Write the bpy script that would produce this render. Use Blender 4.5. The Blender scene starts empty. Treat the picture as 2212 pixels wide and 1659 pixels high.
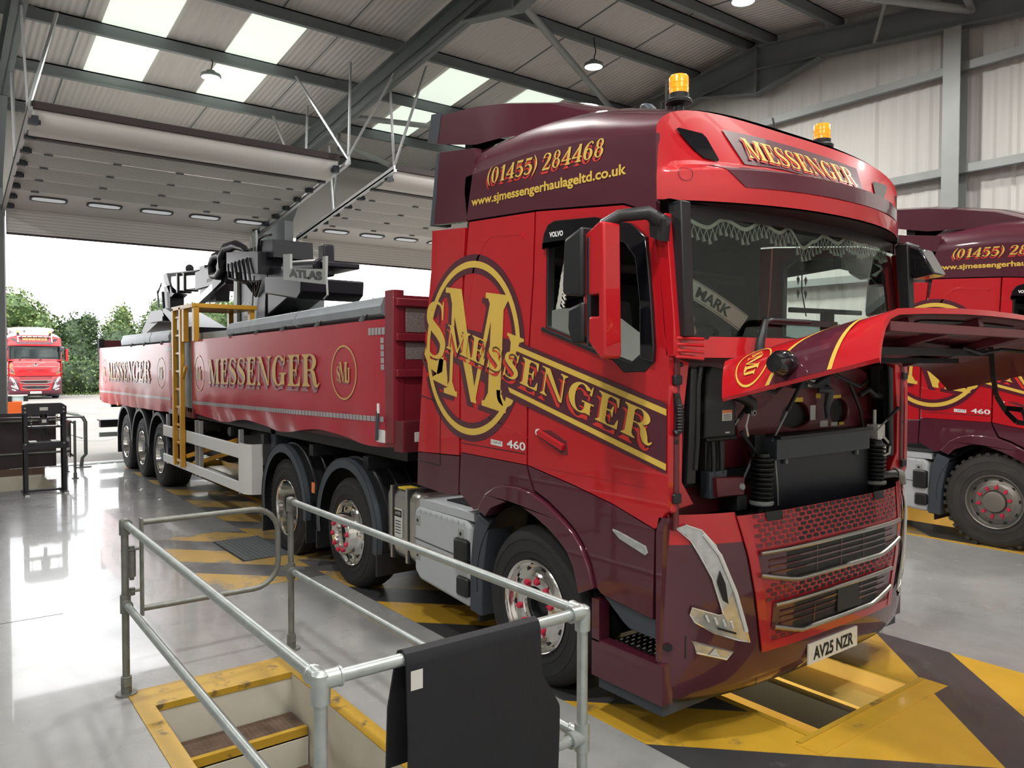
import bpy, math, random
from mathutils import Vector, Matrix
from mathutils.geometry import tessellate_polygon
random.seed(11)
SC = bpy.context.scene
COL = SC.collection
R = math.radians
# ---------------------------------------------------------------- camera
YAW, PIT, ROL = 2.4912, -0.0277, -0.00205
fw = Vector((math.cos(YAW)*math.cos(PIT), math.sin(YAW)*math.cos(PIT), math.sin(PIT)))
rt = Vector((math.sin(YAW), -math.cos(YAW), 0))
dn = fw.cross(rt)
r2 = rt*math.cos(ROL)+dn*math.sin(ROL)
d2 = dn*math.cos(ROL)-rt*math.sin(ROL)
cd = bpy.data.cameras.new('camera'); cam = bpy.data.objects.new('camera', cd); COL.objects.link(cam)
cam.matrix_world = Matrix(((r2.x, -d2.x, -fw.x, 3.772), (r2.y, -d2.y, -fw.y, -4.261), (r2.z, -d2.z, -fw.z, 2.0174), (0, 0, 0, 1)))
cd.sensor_width = 36; cd.sensor_fit = 'HORIZONTAL'; cd.lens = 1671.0/2212*36; cd.clip_start = .05; cd.clip_end = 500
SC.camera = cam
# ---------------------------------------------------------------- view, world, sun
SC.view_settings.view_transform = 'Standard'
SC.view_settings.look = 'None'
SC.view_settings.gamma = 1
SC.view_settings.use_curve_mapping = False
SC.view_settings.exposure = 0.0
try:
    SC.cycles.use_denoising = True
    SC.cycles.max_bounces = 7; SC.cycles.diffuse_bounces = 4; SC.cycles.glossy_bounces = 4
    SC.cycles.transmission_bounces = 6; SC.cycles.transparent_max_bounces = 10
    SC.cycles.sample_clamp_indirect = 4.0; SC.cycles.caustics_reflective = False; SC.cycles.caustics_refractive = False
    SC.cycles.blur_glossy = .6
except Exception:
    pass
W = bpy.data.worlds.new('sky'); SC.world = W; W.use_nodes = True
nt = W.node_tree; nt.nodes.clear()
wo = nt.nodes.new('ShaderNodeOutputWorld'); bg = nt.nodes.new('ShaderNodeBackground')
tc = nt.nodes.new('ShaderNodeTexCoord'); mp = nt.nodes.new('ShaderNodeMapping'); nz = nt.nodes.new('ShaderNodeTexNoise'); cr = nt.nodes.new('ShaderNodeValToRGB')
mp.inputs['Scale'].default_value = (1.2, 1.2, 5.0)
nz.inputs['Scale'].default_value = 2.2; nz.inputs['Detail'].default_value = 6; nz.inputs['Roughness'].default_value = .55
cr.color_ramp.elements[0].position = .30; cr.color_ramp.elements[0].color = (.19, .22, .26, 1)
cr.color_ramp.elements[1].position = .50; cr.color_ramp.elements[1].color = (1.0, 1.0, 1.0, 1)
nt.links.new(tc.outputs['Generated'], mp.inputs['Vector']); nt.links.new(mp.outputs['Vector'], nz.inputs['Vector'])
nt.links.new(nz.outputs['Fac'], cr.inputs['Fac']); nt.links.new(cr.outputs['Color'], bg.inputs['Color'])
bg.inputs['Strength'].default_value = 5.0
nt.links.new(bg.outputs['Background'], wo.inputs['Surface'])
sd = bpy.data.lights.new('sun', 'SUN'); sd.energy = 2.4; sd.angle = R(8); sd.color = (1, .97, .9)
sun = bpy.data.objects.new('sun', sd); COL.objects.link(sun); sun.rotation_euler = (R(28), R(14), 0)
LAMP_W = 205.0      # watts of one high-bay lamp
ROOFLIGHT = 0.80   # brightness of the translucent roof sheets

# ---------------------------------------------------------------- materials
MC = {}
def mat(n, col, rough=.5, metal=0, coat=0, var=.12, vs=6.0, bump=0, bs=60.0, emit=0, alpha=1, trans=0, ior=1.45, detail=4, stretch=None):
    if n in MC: return MC[n]
    m = bpy.data.materials.new(n); m.use_nodes = True; t = m.node_tree; p = t.nodes['Principled BSDF']
    if coat == 1: p.inputs['Specular IOR Level'].default_value = .25
    p.inputs['Roughness'].default_value = rough; p.inputs['Metallic'].default_value = metal
    p.inputs['Coat Weight'].default_value = coat; p.inputs['Coat Roughness'].default_value = .04
    p.inputs['IOR'].default_value = ior
    p.inputs['Alpha'].default_value = alpha; p.inputs['Transmission Weight'].default_value = trans
    c = (*col, 1)
    tcn = t.nodes.new('ShaderNodeTexCoord')
    vec = tcn.outputs['Object']
    if stretch:
        mpn = t.nodes.new('ShaderNodeMapping'); mpn.inputs['Scale'].default_value = stretch
        t.links.new(vec, mpn.inputs['Vector']); vec = mpn.outputs['Vector']
    nzn = t.nodes.new('ShaderNodeTexNoise'); nzn.inputs['Scale'].default_value = vs; nzn.inputs['Detail'].default_value = detail
    t.links.new(vec, nzn.inputs['Vector'])
    mx = t.nodes.new('ShaderNodeMix'); mx.data_type = 'RGBA'
    mx.inputs[6].default_value = tuple(v*(1-var) for v in col)+(1,); mx.inputs[7].default_value = tuple(min(1, v*(1+var)) for v in col)+(1,)
    t.links.new(nzn.outputs['Fac'], mx.inputs[0]); t.links.new(mx.outputs[2], p.inputs['Base Color'])
    if bump:
        n2 = t.nodes.new('ShaderNodeTexNoise'); n2.inputs['Scale'].default_value = bs; n2.inputs['Detail'].default_value = 3
        t.links.new(vec, n2.inputs['Vector'])
        b = t.nodes.new('ShaderNodeBump'); b.inputs['Strength'].default_value = bump; b.inputs['Distance'].default_value = .01
        t.links.new(n2.outputs['Fac'], b.inputs['Height']); t.links.new(b.outputs['Normal'], p.inputs['Normal'])
    if emit:
        p.inputs['Emission Color'].default_value = c; p.inputs['Emission Strength'].default_value = emit
    MC[n] = m
    return m
red = mat('red_paint', (.46, .008, .014), .4, 0, 1, .04)
maroon = mat('maroon_paint', (.075, .012, .024), .4, 0, 1, .05)
gold = mat('gold_vinyl', (.68, .46, .075), .35, 0, .6, .05)
redv = mat('shadow_red_vinyl', (.62, .03, .02), .35, 0, .6, .05)
dkred = mat('inner_red_paint', (.11, .012, .018), .45, 0, .3, .2)
redmesh = mat('grille_red', (.42, .012, .02), .4, 0, .4, .08)
black = mat('black_plastic', (.012, .013, .015), .45, 0, 0, .15)
gloss = mat('gloss_black', (.006, .006, .008), .12, 0, 1, .1)
grey = mat('slate_plastic', (.045, .055, .068), .5, 0, 0, .1)
lgrey = mat('pale_grey_plastic', (.42, .45, .47), .45, 0, 0, .05)
rubber = mat('tyre_rubber', (.018, .018, .02), .75, 0, 0, .35, 9, .2, 40)
rubber2 = mat('dusty_tyre_rubber', (.035, .033, .03), .8, 0, 0, .5, 7, .3, 30)
chrome = mat('polished_alloy', (.78, .77, .74), .12, 1, 0, .04)
brush = mat('brushed_alloy', (.55, .54, .50), .3, 1, 0, .1, 4)
silver = mat('silver_trim', (.42, .41, .38), .3, 1, 0, .05)
steelw = mat('dull_steel_wheel', (.22, .21, .19), .45, .7, 0, .2)
pink = mat('pink_nut_cap', (.55, .02, .06), .4, 0, 0, .1)
amber = mat('amber_lens', (.95, .32, .01), .2, 0, .5, .08, 30, emit=.35)
clear = mat('clear_lens', (.48, .5, .5), .14, .55, 1, .4, 22)
orange = mat('orange_reflector', (.75, .2, .06), .35, 0, 0, .1)
white = mat('white_plastic', (.72, .73, .72), .4, 0, 0, .05)
stickw = mat('paper_label', (.6, .6, .56), .6, 0, 0, .05)
sticky = mat('yellow_label', (.7, .5, .05), .6, 0, 0, .05)
platew = mat('number_plate_white', (.72, .72, .66), .4, 0, .3, .04)
ink = mat('black_ink', (.008, .008, .008), .5, 0, 0, .05)
galv = mat('galvanised_tube', (.42, .46, .45), .38, .75, 0, .3, 14, .12, 30)
galvd = mat('worn_galvanised_tube', (.2, .21, .19), .5, .6, 0, .45, 12, .2, 30)
steelg = mat('grey_painted_steel', (.16, .18, .185), .5, .1, 0, .12, 3)
steell = mat('light_grey_steel', (.3, .32, .31), .45, .1, 0, .12, 3)
zinc = mat('zinc_channel', (.5, .51, .52), .4, .6, 0, .1, 5)
sheetw = mat('white_lining_sheet', (.62, .61, .58), .5, 0, 0, .06, .7)
sheetr = mat('roof_lining_sheet', (.66, .63, .61), .5, 0, 0, .08, .5)
doorw = mat('white_door_panel', (.84, .82, .79), .45, 0, 0, .05, .8)
doord = mat('dark_brown_seal', (.05, .035, .035), .6)
vinyl = mat('red_curtain_vinyl', (.46, .03, .05), .33, 0, .15, .12, 2, .12, 9)
cgold = mat('faded_gold_print', (.62, .40, .13), .35, 0, .2, .08)
cmar = mat('plum_print', (.22, .035, .07), .35, 0, .2, .08)
cgrey = mat('grey_shadow_print', (.34, .16, .18), .35, 0, .2, .1)
refl = mat('silver_reflective_tape', (.5, .5, .52), .35, .4, 0, .15, 20)
tarp = mat('galvanised_load_board', (.32, .35, .38), .5, .3, 0, .25, 5)
yellow = mat('ochre_yellow_paint', (.55, .28, .02), .45, 0, .2, .12, 5)
flooryel = mat('worn_yellow_floor_paint', (.58, .36, .04), .4, 0, .1, .3, 5, detail=8)
floorblk = mat('worn_black_floor_paint', (.04, .04, .042), .4, 0, .1, .7, 4, detail=9)
cream = mat('cream_pit_wall', (.56, .53, .43), .5, 0, 0, .12, 4, detail=7)
pity = mat('yellow_pit_wall', (.62, .42, .12), .4, 0, .2, .2, 4, detail=6)
plate = mat('rusty_tread_plate', (.13, .085, .06), .55, .3, 0, .5, 9, .3, 70)
dark = mat('cab_interior_black', (.012, .013, .015), .8)
seat = mat('grey_cab_trim', (.055, .06, .065), .8)
lace = mat('cream_lace', (.62, .6, .54), .9, 0, 0, .1)
matb = mat('black_rubber_mat', (.008, .0085, .011), .7, 0, 0, .2, 8, .15, 90)
concrete = mat('yard_concrete', (.175, .165, .15), .9, 0, 0, .35, .35, .2, 3, detail=10)
bark = mat('bark_brown', (.12, .08, .05), .9)
def glassmat(n, col, alpha, rough=.02):
    if n in MC: return MC[n]
    m = bpy.data.materials.new(n); m.use_nodes = True; t = m.node_tree; p = t.nodes['Principled BSDF']; o = t.nodes['Material Output']
    tr = t.nodes.new('ShaderNodeBsdfTransparent'); tr.inputs['Color'].default_value = (*alpha, 1)
    p.inputs['Base Color'].default_value = (*col, 1); p.inputs['Roughness'].default_value = rough
    gl = t.nodes.new('ShaderNodeBsdfGlossy'); gl.inputs['Roughness'].default_value = rough; gl.inputs['Color'].default_value = (.9, 1, .95, 1)
    fr = t.nodes.new('ShaderNodeFresnel'); fr.inputs['IOR'].default_value = 1.5
    mx = t.nodes.new('ShaderNodeMixShader')
    t.links.new(fr.outputs['Fac'], mx.inputs[0]); t.links.new(tr.outputs[0], mx.inputs[1]); t.links.new(gl.outputs[0], mx.inputs[2])
    t.links.new(mx.outputs[0], o.inputs['Surface']); t.nodes.remove(p)
    MC[n] = m
    return m
glass = glassmat('windscreen_glass', (.1, .15, .13), (.80, .92, .86))
glassd = glassmat('tinted_side_glass', (.1, .12, .12), (.55, .62, .62))

# ---------------------------------------------------------------- mesh helpers
class MB:
    def __init__(s): s.v = []; s.f = []; s.k = []; s.ms = []
    def add(s, vs, fs, m):
        if m not in s.ms: s.ms.append(m)
        k = s.ms.index(m); o = len(s.v); s.v += [tuple(p) for p in vs]
        for f in fs: s.f.append([i+o for i in f]); s.k.append(k)
        return s
    def box(s, a, b, m):
        x0, y0, z0 = a; x1, y1, z1 = b
        return s.add([(x0,y0,z0),(x1,y0,z0),(x1,y1,z0),(x0,y1,z0),(x0,y0,z1),(x1,y0,z1),(x1,y1,z1),(x0,y1,z1)],
                     [(0,3,2,1),(4,5,6,7),(0,1,5,4),(1,2,6,5),(2,3,7,6),(3,0,4,7)], m)
    def prism(s, poly, ax, a, b, m, holes=()):
        f = {'y': lambda p, t: (p[0], t, p[1]), 'x': lambda p, t: (t, p[0], p[1]), 'z': lambda p, t: (p[0], p[1], t)}[ax]
        loops = [list(poly)]+[list(h) for h in holes]
        n = sum(len(l) for l in loops); flat = [p for l in loops for p in l]
        vs = [f(p, a) for p in flat]+[f(p, b) for p in flat]
        tri = tessellate_polygon([[Vector((p[0], p[1], 0)) for p in l] for l in loops]) if (holes or len(poly) > 4) else [tuple(range(n))]
        fs = [tuple(t) for t in tri]+[tuple(i+n for i in reversed(t)) for t in tri]
        o = 0
        for l in loops:
            c = len(l)
            fs += [(o+i, o+(i+1) % c, o+(i+1) % c+n, o+i+n) for i in range(c)]; o += c
        return s.add(vs, fs, m)
    def flat(s, polys, fn, m):
        for pl in polys: s.add([fn(*p) for p in pl], [tuple(range(len(pl)))], m)
        return s
    def mesh2(s, vf, fn, m):
        return s.add([fn(*p) for p in vf[0]], vf[1], m)
    def bar(s, p, q, w, h, m, up=(0, 0, 1)):
        p = Vector(p); q = Vector(q); d = (q-p).normalized(); u = Vector(up)
        if abs(d.dot(u)) > .98: u = Vector((0, 1, 0))
        a = d.cross(u).normalized()*w/2; b = a.cross(d).normalized()*h/2
        return s.add([p-a-b, p+a-b, p+a+b, p-a+b, q-a-b, q+a-b, q+a+b, q-a+b],
                     [(0,3,2,1),(4,5,6,7),(0,1,5,4),(1,2,6,5),(2,3,7,6),(3,0,4,7)], m)
    def tube(s, path, r, m, n=10, closed=False):
        P = [Vector(p) for p in path]; N = len(P); rs = r if isinstance(r, (list, tuple)) else [r]*N
        vs = []; up = None
        for i, p in enumerate(P):
            a = P[i-1] if (i or closed) else p; b = P[(i+1) % N] if (i < N-1 or closed) else p
            d = (b-a).normalized()
            if up is None:
                up = Vector((0, 0, 1)) if abs(d.z) < .9 else Vector((0, 1, 0))
            x = d.cross(up).normalized(); y = x.cross(d).normalized(); up = y
            vs += [p+(x*math.cos(t*2*math.pi/n)+y*math.sin(t*2*math.pi/n))*rs[i] for t in range(n)]
        fs = []
        for i in range(N if closed else N-1):
            for t in range(n):
                j = (i+1) % N; fs.append((i*n+t, i*n+(t+1) % n, j*n+(t+1) % n, j*n+t))
        if not closed: fs += [tuple(range(n))[::-1], tuple((N-1)*n+t for t in range(n))]
        return s.add(vs, fs, m)
    def lathe(s, prof, o, ax, m, n=32, a0=0, a1=360):
        # prof: (radius, along); o origin; ax axis 'x','y','z'
        o = Vector(o); full = abs(a1-a0) >= 360; k = n if full else n+1
        vs = []
        for r, h in prof:
            for t in range(k):
                a = R(a0+(a1-a0)*t/n); c, q = r*math.cos(a), r*math.sin(a)
                vs.append(o+Vector({'x': (h, c, q), 'y': (c, h, q), 'z': (c, q, h)}[ax]))
        fs = [(i*k+t, i*k+(t+1) % k, (i+1)*k+(t+1) % k, (i+1)*k+t) for i in range(len(prof)-1) for t in range(k if full else k-1)]
        return s.add(vs, fs, m)
    def disc(s, c, ax, r, m, n=20, ry=None):
        c = Vector(c); ry = ry or r
        vs = [c+Vector({'x': (0, r*math.cos(t), ry*math.sin(t)), 'y': (r*math.cos(t), 0, ry*math.sin(t)), 'z': (r*math.cos(t), ry*math.sin(t), 0)}[ax]) for t in [i*2*math.pi/n for i in range(n)]]
        return s.add(vs, [tuple(range(n))], m)
    def grid(s, fn, nu, nv, m):
        vs = [fn(i/nu, j/nv) for i in range(nu+1) for j in range(nv+1)]
        mm = m if callable(m) and not isinstance(m, bpy.types.Material) else None
        for i in range(nu):
            for j in range(nv):
                pass
        fs = [((i*(nv+1)+j), ((i+1)*(nv+1)+j), ((i+1)*(nv+1)+j+1), (i*(nv+1)+j+1)) for i in range(nu) for j in range(nv)]
        if mm is None: return s.add(vs, fs, m)
        o = len(s.v); s.v += [tuple(p) for p in vs]
        for q, f in enumerate(fs):
            i, j = divmod(q, nv); ma = mm((i+.5)/nu, (j+.5)/nv)
            if ma is None: continue
            if ma not in s.ms: s.ms.append(ma)
            s.f.append([a+o for a in f]); s.k.append(s.ms.index(ma))
        return s
    def mesh(s, name, recalc=True, smooth=38):
        me = bpy.data.meshes.new(name); me.from_pydata(s.v, [], s.f)
        for m in s.ms: me.materials.append(m)
        me.polygons.foreach_set('material_index', s.k)
        if recalc:
            import bmesh
            b = bmesh.new(); b.from_mesh(me); bmesh.ops.recalc_face_normals(b, faces=b.faces[:]); b.to_mesh(me); b.free()
        me.polygons.foreach_set('use_smooth', [True]*len(me.polygons))
        me.set_sharp_from_angle(angle=R(smooth))
        me.update()
        return me
    def build(s, name, parent=None, bevel=0, seg=2, loc=(0, 0, 0), **k):
        o = bpy.data.objects.new(name, s.mesh(name, **k)); COL.objects.link(o); o.location = loc
        if parent is not None: o.parent = parent
        if bevel:
            b = o.modifiers.new('bevel', 'BEVEL'); b.width = bevel; b.segments = seg; b.limit_method = 'ANGLE'; b.angle_limit = R(35)
        return o
def tag(o, label=None, cat=None, group=None, kind=None):
    for k, v in (('label', label), ('category', cat), ('group', group), ('kind', kind)):
        if v: o[k] = v
    return o
def empty(name, loc=(0, 0, 0), rz=0):
    o = bpy.data.objects.new(name, None); COL.objects.link(o); o.location = loc; o.rotation_euler = (0, 0, rz); o.empty_display_size = .1
    return o
def use(name, me, parent, loc=(0, 0, 0), rot=(0, 0, 0)):
    o = bpy.data.objects.new(name, me); COL.objects.link(o); o.location = loc; o.rotation_euler = rot; o.parent = parent
    return o
def lerp(t, T):
    if t <= T[0][0]: return T[0][1]
    for (a, b), (c, d) in zip(T, T[1:]):
        if t <= c: return b+(d-b)*(t-a)/(c-a)
    return T[-1][1]
# ---------------------------------------------------------------- lettering
FC = {}
def sans(txt, bold=0.0):
    k = (txt, bold)
    if k not in FC:
        c = bpy.data.curves.new('lettering', 'FONT'); c.body = txt; c.offset = bold; c.resolution_u = 3
        o = bpy.data.objects.new('lettering', c); COL.objects.link(o); bpy.context.view_layer.update()
        me = bpy.data.meshes.new_from_object(o.evaluated_get(bpy.context.evaluated_depsgraph_get()))
        v = [(a.co.x, a.co.y) for a in me.vertices]; f = [tuple(p.vertices) for p in me.polygons]
        bpy.data.objects.remove(o); bpy.data.meshes.remove(me); bpy.data.curves.remove(c)
        x0 = min(p[0] for p in v); x1 = max(p[0] for p in v); y1 = max(p[1] for p in v)
        FC[k] = ([((p[0]-x0)/(x1-x0), p[1]/y1) for p in v], f)
    return FC[k]
def lay(vf, o, u, v):
    # map unit lettering box to 2-D: origin, vector along, vector up
    return ([(o[0]+p[0]*u[0]+p[1]*v[0], o[1]+p[0]*u[1]+p[1]*v[1]) for p in vf[0]], vf[1])
def rect(a, b, c, d): return [(a, b), (c, b), (c, d), (a, d)]
def stem(x, w, y0=0, y1=1, top=True, bot=True, sl=.1):
    p = [rect(x, y0, x+w, y1)]; h = .05
    for on, y, sg in ((top, y1, -1), (bot, y0, 1)):
        if on:
            p += [[(x-sl, y), (x+w+sl, y), (x+w+sl, y+sg*h), (x-sl, y+sg*h)],
                  [(x, y+sg*h), (x-sl*.6, y+sg*h), (x, y+sg*h*2.6)], [(x+w, y+sg*h), (x+w+sl*.6, y+sg*h), (x+w, y+sg*h*2.6)]]
    return p
def arcb(cx, cy, rx, ry, ix, iy, a0, a1, n=18):
    g = []
    for i in range(n):
        s, t = R(a0+(a1-a0)*i/n), R(a0+(a1-a0)*(i+1)/n)
        g.append([(cx+rx*math.cos(s), cy+ry*math.sin(s)), (cx+rx*math.cos(t), cy+ry*math.sin(t)), (cx+ix*math.cos(t), cy+iy*math.sin(t)), (cx+ix*math.cos(s), cy+iy*math.sin(s))])
    return g
def stroke(P, Wd, n=6):
    pts = []; ws = []
    for i in range(len(P)-1):
        p0, p1, p2, p3 = P[max(i-1, 0)], P[i], P[i+1], P[min(i+2, len(P)-1)]
        for k in range(n):
            t = k/n
            f = lambda a, b, c, d: .5*(2*b+(c-a)*t+(2*a-5*b+4*c-d)*t*t+(3*b-a-3*c+d)*t**3)
            pts.append((f(p0[0], p1[0], p2[0], p3[0]), f(p0[1], p1[1], p2[1], p3[1]))); ws.append(Wd[i]*(1-t)+Wd[i+1]*t)
    pts.append(P[-1]); ws.append(Wd[-1]); L = []; Q = []
    for i, (x, y) in enumerate(pts):
        a = pts[max(i-1, 0)]; b = pts[min(i+1, len(pts)-1)]; dx, dy = b[0]-a[0], b[1]-a[1]; l = math.hypot(dx, dy) or 1
        L.append((x-dy/l*ws[i]/2, y+dx/l*ws[i]/2)); Q.append((x+dy/l*ws[i]/2, y-dx/l*ws[i]/2))
    return [[L[i], L[i+1], Q[i+1], Q[i]] for i in range(len(L)-1)]
GL = {
 'E': (stem(.12, .2)+[rect(.12, .95, .66, 1), [(.66, 1), (.66, .7), (.63, .7), (.56, .92), (.44, .95)], rect(.12, 0, .7, .05), [(.70, 0), (.70, .3), (.67, .3), (.60, .09), (.46, .05)], rect(.3, .48, .48, .53), [(.52, .33), (.52, .68), (.49, .68), (.44, .53), (.44, .48), (.49, .33)]], .8),
 'M': (stem(.13, .055, top=False)+stem(.83, .2)+[[(.06, 1), (.30, 1), (.64, 0), (.54, 0)], [(.55, 0), (.61, 0), (.9, 1), (.83, 1)], rect(.0, .95, .2, 1)], 1.2),
 'N': (stem(.13, .05, top=False)+stem(.78, .05, bot=False)+[[(.05, 1), (.28, 1), (.83, .02), (.83, 0), (.73, 0)], rect(0, .95, .2, 1)], .98),
 'S': (stroke([(.56, .74), (.50, .93), (.32, .975), (.14, .88), (.11, .69), (.25, .55), (.42, .44), (.55, .28), (.48, .09), (.30, .025), (.12, .08), (.07, .26)], [.03, .05, .05, .12, .17, .2, .2, .18, .12, .05, .05, .03])+[[(.53, .68), (.57, .68), (.60, 1), (.57, 1), (.52, .88)], [(.04, 0), (.07, 0), (.12, .12), (.10, .34), (.06, .34)]], .72),
 'G': (arcb(.46, .5, .42, .51, .2, .46, 42, 322)+[rect(.60, .04, .80, .42)]+[rect(.50, .38, .90, .43), [(.73, .7), (.80, .68), (.82, 1), (.79, 1), (.75, .86)], [(.6, .04), (.6, .2), (.8, .2), (.82, .0), (.78, .08)]], .98),
 'R': (stem(.12, .2)+arcb(.44, .745, .33, .255, .14, .215, -90, 90)+[rect(.3, .95, .46, 1), rect(.3, .49, .46, .53)]+stroke([(.46, .52), (.60, .42), (.66, .22), (.72, .06), (.82, .02), (.90, .12)], [.06, .16, .2, .16, .07, .03]), .96),
 'J': (stem(.26, .2, .12, 1, True, False)+stroke([(.36, .2), (.35, -.02), (.26, -.13), (.13, -.09), (.08, .04)], [.2, .18, .08, .14, .13]), .6),
 '0': (arcb(.32, .5, .29, .51, .12, .46, 0, 360, 24), .66),
 '1': (stem(.24, .18, top=False)+[[(.42, 1), (.36, 1), (.12, .86), (.12, .81), (.24, .84)]], .58),
 '2': (stroke([(.09, .72), (.16, .92), (.33, .97), (.49, .86), (.49, .66), (.36, .42), (.10, .07)], [.13, .08, .05, .15, .19, .14, .05])+[[(.06, 0), (.58, 0), (.63, .28), (.60, .28), (.52, .13), (.10, .12)]], .68),
 '4': (stem(.38, .17, top=False)+[[(.55, 1), (.46, 1), (.02, .33), (.02, .25), (.09, .25)], rect(.02, .25, .66, .32)], .7),
 '5': (stroke([(.12, .50), (.28, .60), (.46, .53), (.55, .33), (.46, .09), (.26, .02), (.09, .14)], [.04, .06, .14, .19, .14, .06, .13])+[[(.11, 1), (.57, 1), (.53, .85), (.14, .85)], rect(.11, .5, .15, 1)], .66),
 '6': (arcb(.33, .31, .28, .32, .11, .27, 0, 360)+stroke([(.13, .33), (.15, .65), (.29, .88), (.46, .97), (.56, .84)], [.18, .17, .1, .05, .11]), .67),
 '8': (arcb(.32, .75, .22, .26, .09, .21, 0, 360)+arcb(.32, .27, .27, .28, .12, .235, 0, 360), .66),
 '(': (stroke([(.30, 1.1), (.13, .78), (.08, .48), (.13, .18), (.30, -.14)], [.03, .1, .13, .1, .03]), .34),
 ')': (stroke([(.04, 1.1), (.21, .78), (.26, .48), (.21, .18), (.04, -.14)], [.03, .1, .13, .1, .03]), .34),
 ' ': ([], .35)}
from mathutils.geometry import delaunay_2d_cdt
GU = {}
def union(c):
    if c not in GU:
        vs = []; fs = []
        for pl in GL[c][0]:
            a = sum(p[0]*q[1]-q[0]*p[1] for p, q in zip(pl, pl[1:]+pl[:1]))
            if abs(a) < 1e-9: continue
            q = pl if a > 0 else pl[::-1]; fs.append(list(range(len(vs), len(vs)+len(q)))); vs += [Vector((x, y)) for x, y in q]
        r = delaunay_2d_cdt(vs, [], fs, 1, 1e-5) if fs else ([],)*6
        GU[c] = [[(r[0][i].x, r[0][i].y) for i in f] for f, of in zip(r[2], r[5]) if of]
    return GU[c]
def serif(txt, o, u, v, gap=0.0):
    # o origin, u full-length vector, v cap-height vector (2-D)
    tot = sum(GL[c][1]+gap for c in txt)-gap; x = 0; out = []
    for c in txt:
        for pl in union(c):
            out.append([(o[0]+(x+p[0])/tot*u[0]+p[1]*v[0], o[1]+(x+p[0])/tot*u[1]+p[1]*v[1]) for p in pl])
        x += GL[c][1]+gap
    return out
def shift(polys, dx, dy): return [[(p[0]+dx, p[1]+dy) for p in pl] for pl in polys]
# ================================================================ building
def wornmat(n, col, under, amt=.5, sc=3.0, rough=.35, coat=.1, wid=.1):
    m = mat(n, col, rough, 0, coat, .15, 5); t = m.node_tree; p = t.nodes['Principled BSDF']
    src = p.inputs['Base Color'].links[0].from_socket
    tcn = t.nodes.new('ShaderNodeTexCoord'); nz_ = t.nodes.new('ShaderNodeTexNoise'); nz_.inputs['Scale'].default_value = sc; nz_.inputs['Detail'].default_value = 10; nz_.inputs['Roughness'].default_value = .68
    r_ = t.nodes.new('ShaderNodeValToRGB'); r_.color_ramp.elements[0].position = amt; r_.color_ramp.elements[1].position = amt+wid
    mx = t.nodes.new('ShaderNodeMix'); mx.data_type = 'RGBA'; mx.inputs[7].default_value = (*under, 1)
    t.links.new(tcn.outputs['Object'], nz_.inputs['Vector']); t.links.new(nz_.outputs['Fac'], r_.inputs['Fac']); t.links.new(r_.outputs['Color'], mx.inputs[0])
    t.links.new(src, mx.inputs[6]); t.links.new(mx.outputs[2], p.inputs['Base Color'])
    return m
def ribs(m, axis, sc, st):
    t = m.node_tree; p = t.nodes['Principled BSDF']; tcn = t.nodes.new('ShaderNodeTexCoord'); w = t.nodes.new('ShaderNodeTexWave'); w.bands_direction = axis; w.inputs['Scale'].default_value = sc
    b = t.nodes.new('ShaderNodeBump'); b.inputs['Strength'].default_value = st; b.inputs['Distance'].default_value = .012
    t.links.new(tcn.outputs['Object'], w.inputs['Vector']); t.links.new(w.outputs['Fac'], b.inputs['Height']); t.links.new(b.outputs['Normal'], p.inputs['Normal'])
ribs(sheetr, 'Y', 3.2, .9)
FLOORC = (.30, .305, .30)
floorm = wornmat('grey_epoxy_floor', FLOORC, (.23, .232, .23), .48, 1.1, .3, .5, .35)
t_ = floorm.node_tree; p_ = t_.nodes['Principled BSDF']
n_ = t_.nodes.new('ShaderNodeTexNoise'); n_.inputs['Scale'].default_value = 1.6; n_.inputs['Detail'].default_value = 6
c_ = t_.nodes.new('ShaderNodeMapRange'); c_.inputs[3].default_value = .14; c_.inputs[4].default_value = .38
tc_ = t_.nodes.new('ShaderNodeTexCoord'); t_.links.new(tc_.outputs['Object'], n_.inputs['Vector']); t_.links.new(n_.outputs['Fac'], c_.inputs[0]); t_.links.new(c_.outputs[0], p_.inputs['Roughness'])
flooryel = wornmat('worn_hazard_yellow', (.56, .33, .03), (.12, .10, .07), .60, 2.2, .32, .2)
floorblk = wornmat('worn_hazard_black', (.045, .045, .047), (.15, .15, .145), .58, 1.7, .35, .15)
flooryelf = wornmat('faded_hazard_yellow', (.46, .30, .09), (.2, .19, .17), .52, 2.6, .4, .1)
floorblkf = wornmat('faded_hazard_grey', (.12, .12, .122), (.2, .2, .195), .5, 1.7, .35, .2)
edgey = wornmat('chipped_yellow_edging', (.46, .28, .025), (.1, .07, .04), .56, 7.0, .4, .1)
creamw = wornmat('marked_cream_wall', (.58, .56, .47), (.2, .18, .14), .66, 4.0, .5, 0)

FX0, FX1, FY0, FY1 = -13.25, 6.4, -14.0, 8.15
PIT = (-12.6, 1.47, -.45, .62); PIT2 = (-12.6, 1.9, 5.8, 6.87); STAIR = (-1.05, 1.47, -3.21, -2.39); PITL = (-12.3, -10.5, -4.2, -2.6)
HOLES = [PIT, PIT2, STAIR, PITL]
def floor_cells():
    xs = sorted({FX0, FX1}|{h[i] for h in HOLES for i in (0, 1)}); ys = sorted({FY0, FY1}|{h[i] for h in HOLES for i in (2, 3)})
    for a, b in zip(xs, xs[1:]):
        for c, d in zip(ys, ys[1:]):
            mx_, my_ = (a+b)/2, (c+d)/2
            if not any(h[0] < mx_ < h[1] and h[2] < my_ < h[3] for h in HOLES): yield a, b, c, d
mb = MB()
for a, b, c, d in floor_cells(): mb.add([(a, c, 0), (b, c, 0), (b, d, 0), (a, d, 0)], [(0, 1, 2, 3)], floorm)
tag(mb.build('floor', recalc=False), kind='structure')
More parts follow.
